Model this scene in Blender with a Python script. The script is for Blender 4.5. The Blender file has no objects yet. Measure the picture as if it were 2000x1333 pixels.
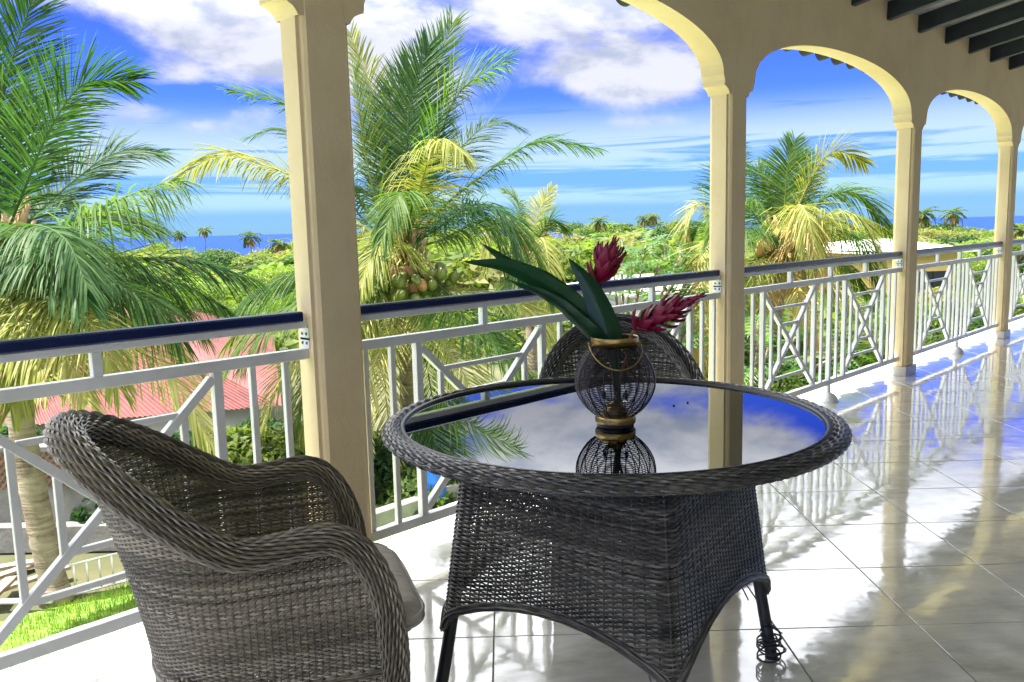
import bpy, bmesh, math, random
import numpy as np
from mathutils import Vector, Matrix

S = bpy.context.scene
COL = S.collection
PI = math.pi
rnd = random.Random(7)

# ------------------------------------------------------------------ camera
F_PX, PITCH, ROLL, YAW = 1642.43, -0.133783, -0.0249448, 0.7927225
EYE = np.array([0.0, 0.0, 1.27])
_F = np.array([math.sin(YAW) * math.cos(PITCH), math.cos(YAW) * math.cos(PITCH), math.sin(PITCH)])
_R0 = np.array([math.cos(YAW), -math.sin(YAW), 0.0])
_U0 = np.cross(_R0, _F)
_R = _R0 * math.cos(ROLL) + _U0 * math.sin(ROLL)
_U = -_R0 * math.sin(ROLL) + _U0 * math.cos(ROLL)


def at(x, y, d):
    """world point seen at photograph pixel x, y at forward depth d"""
    return EYE + (_F + _R * (x - 1000) / F_PX - _U * (y - 666.5) / F_PX) * d


def on_z(x, y, z):
    v = _F + _R * (x - 1000) / F_PX - _U * (y - 666.5) / F_PX
    return EYE + v * (z - EYE[2]) / v[2]


cam = bpy.data.cameras.new('camera')
cam.sensor_width = 36.0
cam.lens = F_PX / 2000 * 36
cam.clip_start = 0.02
cam.clip_end = 40000
cam_ob = bpy.data.objects.new('camera', cam)
COL.objects.link(cam_ob)
cam_ob.matrix_world = Matrix(((_R[0], _U[0], -_F[0], EYE[0]), (_R[1], _U[1], -_F[1], EYE[1]),
                              (_R[2], _U[2], -_F[2], EYE[2]), (0, 0, 0, 1)))
S.camera = cam_ob

# ------------------------------------------------------------------ light, world, exposure
S.view_settings.view_transform = 'Standard'
S.view_settings.look = 'None'
S.view_settings.gamma = 1
S.view_settings.use_curve_mapping = False
S.view_settings.exposure = 3.15
S.render.engine = 'CYCLES'
S.cycles.max_bounces = 9
S.cycles.diffuse_bounces = 4
S.cycles.glossy_bounces = 4
S.cycles.transmission_bounces = 6
S.cycles.transparent_max_bounces = 12
S.cycles.caustics_reflective = True
S.cycles.caustics_refractive = False
S.cycles.sample_clamp_indirect = 6
S.cycles.use_denoising = True

SUN_EL = math.radians(68)
SUN_AZ_VEC = Vector((-0.62, 0.54, 0)).normalized()       # towards the sun, high over the garden
sun_dir = Vector((SUN_AZ_VEC.x * math.cos(SUN_EL), SUN_AZ_VEC.y * math.cos(SUN_EL), math.sin(SUN_EL)))
sl = bpy.data.lights.new('sun', 'SUN')
sl.energy = 2.1
sl.angle = math.radians(0.5)
sl.color = (1.0, 0.94, 0.84)
sun = bpy.data.objects.new('sun', sl)
COL.objects.link(sun)
sun.rotation_euler = sun_dir.to_track_quat('Z', 'Y').to_euler()

W = bpy.data.worlds.new('World')
S.world = W
W.use_nodes = True
wt = W.node_tree
wt.nodes.clear()


class NT:
    """tiny helper round a node tree"""

    def __init__(s, t):
        s.t = t

    def n(s, typ, ins=None, **kw):
        nd = s.t.nodes.new(typ)
        for k, v in kw.items():
            setattr(nd, k, v)
        for k, v in (ins or {}).items():
            if hasattr(v, 'is_output') or isinstance(v, bpy.types.NodeSocket):
                s.t.links.new(v, nd.inputs[k])
            else:
                nd.inputs[k].default_value = v
        return nd

    def m(s, op, a, b=0.0, c=None, clamp=False):
        ins = {0: a, 1: b}
        if c is not None:
            ins[2] = c
        return s.n('ShaderNodeMath', ins, operation=op, use_clamp=clamp).outputs[0]

    def v(s, op, a, b=(0, 0, 0)):
        nd = s.n('ShaderNodeVectorMath', {0: a, 1: b}, operation=op)
        return nd.outputs[1] if op in ('LENGTH', 'DISTANCE', 'DOT_PRODUCT') else nd.outputs[0]

    def mix(s, f, a, b, blend='MIX'):
        nd = s.n('ShaderNodeMix', data_type='RGBA', blend_type=blend)
        for sock, val in ((nd.inputs['Factor'], f), (nd.inputs['A'], a), (nd.inputs['B'], b)):
            pass
        ins = [i for i in nd.inputs if i.enabled]
        for sock, val in zip(ins, (f, a, b)):
            if isinstance(val, bpy.types.NodeSocket):
                s.t.links.new(val, sock)
            else:
                sock.default_value = val
        return [o for o in nd.outputs if o.enabled][0]

    def ramp(s, f, stops, interp='LINEAR'):
        nd = s.n('ShaderNodeValToRGB', {0: f})
        nd.color_ramp.interpolation = interp
        el = nd.color_ramp.elements
        while len(el) < len(stops):
            el.new(0.5)
        for e, (p, c) in zip(el, stops):
            e.position = p
            e.color = (*c, 1) if len(c) == 3 else c
        return nd.outputs[0]

    def noise(s, vec, scale, detail=4, rough=0.55, dist=0.0, dims='3D'):
        return s.n('ShaderNodeTexNoise', {'Vector': vec, 'Scale': scale, 'Detail': detail, 'Roughness': rough,
                                          'Distortion': dist}, noise_dimensions=dims).outputs[0]

    def smooth(s, x, a, b):
        return s.n('ShaderNodeMapRange', {0: x, 1: a, 2: b, 3: 0.0, 4: 1.0}, interpolation_type='SMOOTHSTEP').outputs[0]


def build_world():
    N = NT(wt)
    sky = N.n('ShaderNodeTexSky', sky_type='NISHITA', sun_disc=False, sun_elevation=SUN_EL,
              sun_rotation=math.atan2(SUN_AZ_VEC.x, SUN_AZ_VEC.y), air_density=1.0, dust_density=0.3, ozone_density=3.0)
    d = N.n('ShaderNodeTexCoord').outputs['Generated']
    z = N.n('ShaderNodeSeparateXYZ', {0: d}).outputs[2]
    # the saturated tropical blue of the photograph, deepening with height
    tint = N.ramp(N.m('MULTIPLY', z, 2.0), [(0.0, (0.24, 0.50, 0.95)), (0.06, (0.20, 0.40, 0.98)), (0.13, (0.22, 0.42, 1.12)),
                                            (0.26, (0.19, 0.34, 1.20)), (0.45, (0.16, 0.26, 1.25)), (1.0, (0.30, 0.38, 1.2))])
    base = N.mix(1.0, sky.outputs[0], tint, 'MULTIPLY')
    # low stratus streaks
    sv = N.v('MULTIPLY', d, (2.2, 2.2, 46.0))
    streak = N.noise(sv, 1.25, 8, 0.6, 1.1)
    band = N.m('MULTIPLY', N.smooth(z, 0.018, 0.034), N.m('SUBTRACT', 1.0, N.smooth(z, 0.085, 0.150)))
    dark = N.m('MULTIPLY', N.smooth(z, 0.038, 0.050), N.m('SUBTRACT', 1.0, N.smooth(z, 0.056, 0.070)))
    sden = N.smooth(N.m('SUBTRACT', N.m('ADD', streak, 0.10), N.m('MULTIPLY', dark, 0.26)), 0.40, 0.56)
    sden = N.m('MULTIPLY', N.m('MULTIPLY', sden, band), 0.95)
    # cumulus
    cv = N.v('MULTIPLY', d, (1.0, 1.0, 2.1))
    big = N.noise(cv, 4.2, 9, 0.58, 0.25)
    bias = N.m('MULTIPLY', N.smooth(z, 0.195, 0.285), 0.36)  # denser cloud added above the view, for fill light and white reflections
    blobs = [(360, 40, 280, 66, .28), (470, 115, 190, 66, .26), (340, 140, 90, 34, .16), (600, 120, 160, 120, .14), (395, 250, 60, 18, .20),
             (770, 100, 190, 110, .26), (880, 190, 150, 70, .16), (1110, 30, 220, 48, .32), (1190, 130, 270, 74, .34),
             (1260, 170, 130, 40, .12), (1250, 240, 90, 14, .16), (1600, 250, 220, 30, .10), (1850, 260, 140, 40, .10),
             (150, 60, 160, 60, -.16), (380, 190, 120, 26, -.14), (1050, 230, 160, 60, -.14), (1620, 140, 200, 80, -.2),
             (1180, 62, 90, 12, -.10), (1180, 330, 200, 40, -.1), (1880, 200, 120, 60, -.2)]
    for bx, by, rx, ry, w in blobs:
        c = at(bx, by, 1.0) - EYE
        c = c / np.linalg.norm(c)
        k = ry / rx
        q = N.v('SUBTRACT', d, tuple(c))
        q = N.v('MULTIPLY', q, (1.0, 1.0, 1.0 / k))
        ln = N.v('LENGTH', q)
        g = N.n('ShaderNodeMapRange', {0: ln, 1: 0.0, 2: rx / F_PX * 1.25, 3: w, 4: 0.0}, interpolation_type='SMOOTHSTEP').outputs[0]
        bias = N.m('ADD', bias, g)
    dens = N.m('ADD', big, bias)
    fade = N.smooth(z, 0.09, 0.14)
    cum = N.m('MULTIPLY', N.smooth(dens, 0.53, 0.76), fade)
    # grey undersides where the cloud is thick
    core = N.noise(N.v('ADD', cv, (0.0, 0.0, 0.045)), 4.2, 7, 0.58, 0.25)
    lit = N.smooth(N.m('SUBTRACT', N.m('ADD', big, 0.5), core), 0.40, 0.56)
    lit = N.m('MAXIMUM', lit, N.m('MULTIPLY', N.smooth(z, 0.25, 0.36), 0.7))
    ccol = N.mix(lit, (0.62, 0.68, 0.79, 1), (1.04, 1.05, 1.07, 1))
    scol = N.mix(N.smooth(z, 0.03, 0.12), (0.50, 0.80, 0.95, 1), (0.66, 0.84, 0.98, 1))
    bg = N.n('ShaderNodeBackground', {0: base, 1: 0.026})
    cl = N.n('ShaderNodeBackground', {0: ccol, 1: N.m('ADD', 0.104, N.m('MULTIPLY', N.smooth(z, 0.20, 0.42), 0.37))})  # overhead cloud out of view brightened to add light inside the balcony
    st = N.n('ShaderNodeBackground', {0: scol, 1: 0.120})
    m1 = N.n('ShaderNodeMixShader', {0: sden, 1: bg.outputs[0], 2: st.outputs[0]})
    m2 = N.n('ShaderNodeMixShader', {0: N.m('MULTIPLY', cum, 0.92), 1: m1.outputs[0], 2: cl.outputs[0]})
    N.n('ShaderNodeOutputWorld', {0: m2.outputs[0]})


build_world()


# ------------------------------------------------------------------ materials
def new_mat(name):
    m = bpy.data.materials.new(name)
    m.use_nodes = True
    m.node_tree.nodes.clear()
    return m, NT(m.node_tree)


def principled(N, color, rough, normal=None, **kw):
    ins = {'Base Color': color, 'Roughness': rough}
    if normal is not None:
        ins['Normal'] = normal
    ins.update(kw)
    return N.n('ShaderNodeBsdfPrincipled', ins)


def out(N, sh):
    N.n('ShaderNodeOutputMaterial', {0: sh})


def mat_basic(name, ca, cb, scale=8.0, rough=0.6, bump=0.0, bscale=60.0, coord='Object', detail=5, **kw):
    m, N = new_mat(name)
    tc = N.n('ShaderNodeTexCoord').outputs[coord] if coord != 'World' else N.n('ShaderNodeNewGeometry').outputs['Position']
    f = N.noise(tc, scale, detail, 0.6)
    c = N.ramp(f, [(0.30, ca), (0.70, cb)])
    nr = None
    if bump:
        nr = N.n('ShaderNodeBump', {'Strength': bump, 'Distance': 0.01, 'Height': N.noise(tc, bscale, 4, 0.6)}).outputs[0]
    out(N, principled(N, c, rough, nr, **kw).outputs[0])
    return m


def mat_leafy(name, stops, transl=0.52, rough=0.5, spec=0.2, tint=(1.1, 1.25, 0.45)):
    """foliage: colour from the per-leaf 'rnd' attribute and a world-scale noise, light passing through"""
    m, N = new_mat(name)
    a = N.n('ShaderNodeAttribute', attribute_name='rnd').outputs['Fac']
    orr = N.n('ShaderNodeObjectInfo').outputs['Random']
    pos = N.n('ShaderNodeNewGeometry').outputs['Position']
    w = N.noise(pos, 0.9, 3, 0.6)
    f = N.m('ADD', N.m('MULTIPLY', a, 0.45), N.m('MULTIPLY', orr, 0.28))
    f = N.m('ADD', f, N.m('MULTIPLY', w, 0.34))
    f = N.m('SUBTRACT', f, 0.03, clamp=True)
    c = N.ramp(f, stops)
    p = principled(N, c, rough, **{'Specular IOR Level': spec})
    tcol = N.mix(1.0, c, (*tint, 1), 'MULTIPLY')
    t = N.n('ShaderNodeBsdfTranslucent', {0: tcol})
    out(N, N.n('ShaderNodeMixShader', {0: transl, 1: p.outputs[0], 2: t.outputs[0]}).outputs[0])
    return m


M = {}


def mat_plaster():
    m, N = new_mat('plaster')
    pos = N.n('ShaderNodeNewGeometry').outputs['Position']
    z = N.n('ShaderNodeSeparateXYZ', {0: pos}).outputs[2]
    c = N.ramp(N.noise(pos, 2.4, 7, 0.65), [(0.30, (0.80, 0.62, 0.36)), (0.52, (0.88, 0.70, 0.42)), (0.75, (0.91, 0.75, 0.48))])
    # rain streaks and scuffs, denser near the floor
    st = N.noise(N.v('MULTIPLY', pos, (14, 14, 1.3)), 1.6, 5, 0.7)
    sc = N.noise(pos, 11.0, 6, 0.75, 1.5)
    low = N.m('SUBTRACT', 1.0, N.smooth(z, 0.05, 0.55))
    dirt = N.m('ADD', N.m('MULTIPLY', N.smooth(st, 0.56, 0.78), 0.22), N.m('MULTIPLY', N.smooth(sc, 0.60, 0.72), N.m('ADD', 0.12, N.m('MULTIPLY', low, 0.5))), clamp=True)
    c = N.mix(dirt, c, (0.42, 0.33, 0.20, 1))
    h = N.m('ADD', N.m('MULTIPLY', N.noise(pos, 130, 4, 0.6), 0.5), N.m('MULTIPLY', N.noise(pos, 9, 4, 0.6), 1.6))
    b = N.n('ShaderNodeBump', {'Strength': 0.35, 'Distance': 0.006, 'Height': h}).outputs[0]
    out(N, principled(N, c, 0.85, b).outputs[0])
    return m


M['plaster'] = mat_plaster()
M['plinth'] = mat_basic('plinth_tile', (0.42, 0.39, 0.32), (0.60, 0.56, 0.47), 9, 0.25, 0, coord='World')
M['white_metal'] = mat_basic('white_paint', (0.72, 0.72, 0.69), (0.86, 0.86, 0.85), 7, 0.36, 0.10, 60, 'World', detail=9)
M['blue_rail'] = mat_basic('navy_gloss', (0.004, 0.011, 0.065), (0.006, 0.017, 0.095), 5, 0.22, 0, coord='World', **{'Specular IOR Level': 0.35})
M['beam'] = mat_basic('dark_beam', (0.012, 0.022, 0.03), (0.024, 0.036, 0.044), 9, 0.5, 0.3, 40, 'World')
M['ceiling'] = mat_basic('ceiling_board', (0.30, 0.31, 0.34), (0.52, 0.52, 0.54), 14, 0.7, 0.3, 30, 'World')
M['grout'] = mat_basic('grout', (0.20, 0.19, 0.16), (0.28, 0.26, 0.22), 10, 0.8, coord='World')
M['screw'] = mat_basic('dark_screw', (0.03, 0.03, 0.03), (0.06, 0.06, 0.06), 5, 0.5)
M['brass'] = mat_basic('aged_brass', (0.36, 0.24, 0.08), (0.50, 0.35, 0.13), 18, 0.30, 0.1, 90, Metallic=1.0)
M['wire'] = mat_basic('dark_wire', (0.020, 0.014, 0.018), (0.045, 0.032, 0.036), 20, 0.4, Metallic=0.5)
M['black_metal'] = mat_basic('black_metal', (0.012, 0.013, 0.018), (0.025, 0.026, 0.032), 20, 0.38)
M['soil'] = mat_basic('soil', (0.045, 0.032, 0.02), (0.11, 0.08, 0.05), 2.5, 0.95, 0.8, 8, 'World')
M['ground'] = mat_basic('rough_ground', (0.035, 0.050, 0.014), (0.105, 0.095, 0.045), 0.8, 0.95, 0.8, 8, 'World', detail=9)
M['lawn'] = mat_basic('lawn', (0.07, 0.17, 0.012), (0.17, 0.32, 0.03), 5, 0.8, 0.8, 40, 'World')
M['concrete'] = mat_basic('concrete', (0.13, 0.13, 0.12), (0.25, 0.24, 0.22), 3, 0.9, 0.7, 22, 'World')
M['path'] = mat_basic('bounce_strip', (0.46, 0.42, 0.35), (0.60, 0.56, 0.48), 3, 0.85, 0.3, 30, 'World')  # pale reflector strip added for bounce light, out of view
M['white_wall'] = mat_basic('white_wall', (0.66, 0.66, 0.64), (0.80, 0.80, 0.78), 2, 0.8, 0.2, 30, 'World')
M['yellow_wall'] = mat_basic('yellow_wall', (0.66, 0.46, 0.13), (0.74, 0.54, 0.18), 2, 0.8, 0.2, 30, 'World')
M['terracotta'] = mat_basic('terracotta', (0.42, 0.20, 0.11), (0.58, 0.30, 0.18), 3, 0.85, 0.4, 20, 'World')
M['rust_wood'] = mat_basic('rust_wood', (0.16, 0.075, 0.04), (0.27, 0.13, 0.07), 6, 0.85, 0.4, 30)
M['blue_plastic'] = mat_basic('blue_plastic', (0.01, 0.08, 0.42), (0.02, 0.12, 0.52), 6, 0.35)
M['aluminium'] = mat_basic('aluminium', (0.62, 0.60, 0.54), (0.74, 0.72, 0.66), 12, 0.4, Metallic=0.6)
M['weathered_wood'] = mat_basic('weathered_wood', (0.16, 0.12, 0.09), (0.36, 0.29, 0.22), 7, 0.85, 0.5, 30)
M['roof_tile'] = mat_basic('dark_roof_tile', (0.016, 0.018, 0.04), (0.035, 0.035, 0.06), 9, 0.6)
M['husk'] = mat_basic('coconut_green', (0.055, 0.085, 0.012), (0.15, 0.17, 0.03), 9, 0.42, coord='Object')
M['husk_brown'] = mat_basic('coconut_brown', (0.26, 0.12, 0.06), (0.36, 0.19, 0.09), 9, 0.5, coord='Object')
M['husk_orange'] = mat_basic('coconut_golden', (0.40, 0.23, 0.07), (0.56, 0.36, 0.14), 9, 0.45, coord='Object')
M['fibre'] = mat_basic('palm_fibre', (0.20, 0.12, 0.05), (0.46, 0.32, 0.16), 14, 0.9, 0.8, 60)
M['stalk'] = mat_basic('flower_stalk', (0.36, 0.30, 0.08), (0.52, 0.42, 0.16), 14, 0.7)


def mat_trunk():
    m, N = new_mat('palm_bark')
    tc = N.n('ShaderNodeTexCoord').outputs['Object']
    ring = N.noise(N.v('MULTIPLY', tc, (1.2, 1.2, 11)), 1.5, 5, 0.65, 0.5)
    blot = N.noise(tc, 4.0, 5, 0.7)
    f = N.m('ADD', N.m('MULTIPLY', ring, 0.6), N.m('MULTIPLY', blot, 0.4))
    c = N.ramp(f, [(0.33, (0.05, 0.035, 0.022)), (0.48, (0.20, 0.155, 0.11)), (0.68, (0.36, 0.30, 0.22))])
    b = N.n('ShaderNodeBump', {'Strength': 0.8, 'Distance': 0.03, 'Height': ring}).outputs[0]
    out(N, principled(N, c, 0.9, b).outputs[0])
    return m


def mat_tile():
    m, N = new_mat('marble_tile')
    pos = N.n('ShaderNodeNewGeometry').outputs['Position']
    orr = N.n('ShaderNodeObjectInfo').outputs['Random']
    off = N.n('ShaderNodeCombineXYZ', {0: N.m('MULTIPLY', orr, 40.0), 1: N.m('MULTIPLY', orr, 17.0), 2: 0.0}).outputs[0]
    p = N.v('ADD', pos, off)
    rot = N.n('ShaderNodeVectorRotate', {'Vector': p, 'Angle': math.radians(45)}, rotation_type='Z_AXIS').outputs[0]
    st = N.v('MULTIPLY', rot, (1.0, 2.6, 1.0))
    cl = N.noise(st, 2.2, 6, 0.62, 0.6)
    fine = N.noise(st, 9.0, 5, 0.7, 1.0)
    f = N.m('ADD', N.m('MULTIPLY', cl, 0.7), N.m('MULTIPLY', fine, 0.3))
    c = N.ramp(f, [(0.32, (0.46, 0.44, 0.36)), (0.44, (0.62, 0.60, 0.52)), (0.58, (0.75, 0.73, 0.66)), (0.72, (0.80, 0.78, 0.72))])
    wav = N.noise(N.v('MULTIPLY', rot, (1.0, 1.0, 1.0)), 5.5, 2, 0.4)
    wav2 = N.noise(rot, 19.0, 1, 0.4)
    hgt = N.m('ADD', wav, N.m('MULTIPLY', wav2, 0.26))
    b = N.n('ShaderNodeBump', {'Strength': 0.30, 'Distance': 0.0034, 'Height': hgt}).outputs[0]
    dust = N.noise(pos, 3.5, 7, 0.7, 0.8)
    rgh = N.m('ADD', 0.055, N.m('MULTIPLY', N.smooth(dust, 0.45, 0.75), 0.16))
    out(N, principled(N, c, rgh, b, **{'Specular IOR Level': 0.8, 'Coat Weight': 1.0, 'Coat Roughness': N.m('MULTIPLY', rgh, 0.8), 'Coat IOR': 1.62, 'Coat Normal': b}).outputs[0])
    return m


def mat_glass_top():
    m, N = new_mat('table_glass')
    fr = N.n('ShaderNodeFresnel', {'IOR': 3.1}).outputs[0]
    g = N.n('ShaderNodeBsdfGlossy', {0: (0.96, 0.98, 1.0, 1), 'Roughness': 0.012})
    t = N.n('ShaderNodeBsdfTransparent', {0: (0.30, 0.42, 0.42, 1)})
    out(N, N.n('ShaderNodeMixShader', {0: fr, 1: t.outputs[0], 2: g.outputs[0]}).outputs[0])
    return m


def mat_glass_clear():
    m, N = new_mat('clear_glass')
    fr = N.n('ShaderNodeFresnel', {'IOR': 1.35}).outputs[0]
    g = N.n('ShaderNodeBsdfGlossy', {0: (1, 1, 1, 1), 'Roughness': 0.0})
    t = N.n('ShaderNodeBsdfTransparent', {0: (0.82, 0.84, 0.84, 1)})
    out(N, N.n('ShaderNodeMixShader', {0: fr, 1: t.outputs[0], 2: g.outputs[0]}).outputs[0])
    return m


def mat_wicker(name, ca, cb, cc):
    m, N = new_mat(name)
    tc = N.n('ShaderNodeTexCoord').outputs['Object']
    a = N.n('ShaderNodeAttribute', attribute_name='rnd').outputs['Fac']
    f = N.m('ADD', N.m('MULTIPLY', a, 0.55), N.m('MULTIPLY', N.noise(tc, 4, 6, 0.7), 0.6))
    f = N.m('ADD', f, -0.08)
    c = N.ramp(f, [(0.25, ca), (0.5, cb), (0.78, cc)])
    out(N, principled(N, c, 0.34, **{'Specular IOR Level': 0.6}).outputs[0])
    return m


def mat_metal_roof(name, ca, cb):
    m, N = new_mat(name)
    pos = N.n('ShaderNodeTexCoord').outputs['Object']
    f = N.m('ADD', N.m('MULTIPLY', N.noise(pos, 1.2, 6, 0.7), 0.6), N.m('MULTIPLY', N.noise(N.v('MULTIPLY', pos, (6, 1, 1)), 3, 4, 0.7), 0.4))
    c = N.ramp(f, [(0.35, ca), (0.62, cb)])
    out(N, principled(N, c, 0.55).outputs[0])
    return m


def mat_fabric():
    m, N = new_mat('taupe_fabric')
    tc = N.n('ShaderNodeTexCoord').outputs['Object']
    c = N.ramp(N.noise(tc, 6, 5, 0.6), [(0.3, (0.54, 0.48, 0.41)), (0.7, (0.66, 0.60, 0.52))])
    h = N.m('ADD', N.m('MULTIPLY', N.noise(N.v('MULTIPLY', tc, (3, 14, 5)), 2.6, 3, 0.5, 0.8), 1.0), N.m('MULTIPLY', N.noise(tc, 350, 2, 0.5), 0.04))
    b = N.n('ShaderNodeBump', {'Strength': 0.7, 'Distance': 0.02, 'Height': h}).outputs[0]
    out(N, principled(N, c, 0.85, b, **{'Sheen Weight': 0.3}).outputs[0])
    return m


def mat_sea():
    m, N = new_mat('sea_water')
    pos = N.n('ShaderNodeNewGeometry').outputs['Position']
    w = N.noise(N.v('MULTIPLY', pos, (0.02, 0.02, 0.02)), 3.0, 6, 0.6)
    b = N.n('ShaderNodeBump', {'Strength': 0.6, 'Distance': 2.0, 'Height': w}).outputs[0]
    out(N, principled(N, (0.006, 0.032, 0.17, 1), 0.6, b, **{'Specular IOR Level': 0.02}).outputs[0])
    return m


M['bark'] = mat_trunk()
M['tile'] = mat_tile()
M['glass_top'] = mat_glass_top()
M['glass_clear'] = mat_glass_clear()
M['wicker'] = mat_wicker('wicker', (0.055, 0.046, 0.033), (0.22, 0.19, 0.135), (0.48, 0.42, 0.32))
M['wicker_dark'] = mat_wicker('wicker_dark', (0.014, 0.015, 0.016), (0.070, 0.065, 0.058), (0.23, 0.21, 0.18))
M['fabric'] = mat_fabric()
M['red_roof'] = mat_metal_roof('red_roof_sheet', (0.060, 0.012, 0.010), (0.18, 0.036, 0.032))
M['white_roof'] = mat_metal_roof('white_roof_sheet', (0.55, 0.60, 0.50), (0.74, 0.76, 0.68))
M['sea'] = mat_sea()
M['frond'] = mat_leafy('frond_green', [(0.12, (0.0151, 0.0518, 0.0151)), (0.38, (0.0389, 0.0994, 0.0216)), (0.62, (0.0972, 0.1728, 0.0324)), (0.9, (0.2376, 0.2700, 0.0756))])
M['frond_deep'] = mat_leafy('frond_deep_green', [(0.12, (0.010, 0.038, 0.014)), (0.45, (0.030, 0.088, 0.026)), (0.9, (0.11, 0.18, 0.055))], 0.45)
M['frond_yellow'] = mat_leafy('frond_yellow', [(0.12, (0.0880, 0.1210, 0.0220)), (0.45, (0.2420, 0.2640, 0.0550)), (0.9, (0.5060, 0.4510, 0.1980))], 0.4, tint=(1.1, 1.1, 0.5))
M['frond_dry'] = mat_leafy('frond_dry', [(0.1, (0.30, 0.20, 0.07)), (0.9, (0.58, 0.44, 0.20))], 0.3, tint=(1.1, 0.9, 0.5))
M['leaf_mid'] = mat_leafy('leaf_mid', [(0.1, (0.0203, 0.0507, 0.0142)), (0.45, (0.0761, 0.1268, 0.0284)), (0.75, (0.1622, 0.2028, 0.0456)), (0.95, (0.2839, 0.3042, 0.0811))])
M['leaf_dark'] = mat_leafy('leaf_dark', [(0.1, (0.0070, 0.0257, 0.0117)), (0.5, (0.0257, 0.0702, 0.0234)), (0.9, (0.0819, 0.1521, 0.0351))])
M['leaf_lime'] = mat_leafy('leaf_lime', [(0.1, (0.0550, 0.1100, 0.0180)), (0.5, (0.1500, 0.2300, 0.0350)), (0.9, (0.3200, 0.3600, 0.0800))])
M['leaf_olive'] = mat_leafy('leaf_olive', [(0.1, (0.0774, 0.0939, 0.0276)), (0.5, (0.2099, 0.2099, 0.0663)), (0.9, (0.3757, 0.3315, 0.1326))])
M['bread_leaf'] = mat_leafy('breadfruit_leaf', [(0.1, (0.020, 0.070, 0.020)), (0.5, (0.06, 0.15, 0.03)), (0.9, (0.22, 0.36, 0.05))], 0.4, 0.3, 0.6)
M['ginger_leaf'] = mat_leafy('ginger_leaf', [(0.1, (0.006, 0.045, 0.020)), (0.9, (0.016, 0.085, 0.030))], 0.18, 0.3, 0.5, (0.9, 1.2, 0.5))
M['ginger_red'] = mat_basic('ginger_red', (0.20, 0.004, 0.030), (0.34, 0.010, 0.055), 30, 0.42)
M['ginger_stem'] = mat_basic('ginger_stem', (0.22, 0.10, 0.05), (0.32, 0.17, 0.08), 20, 0.5)


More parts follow.
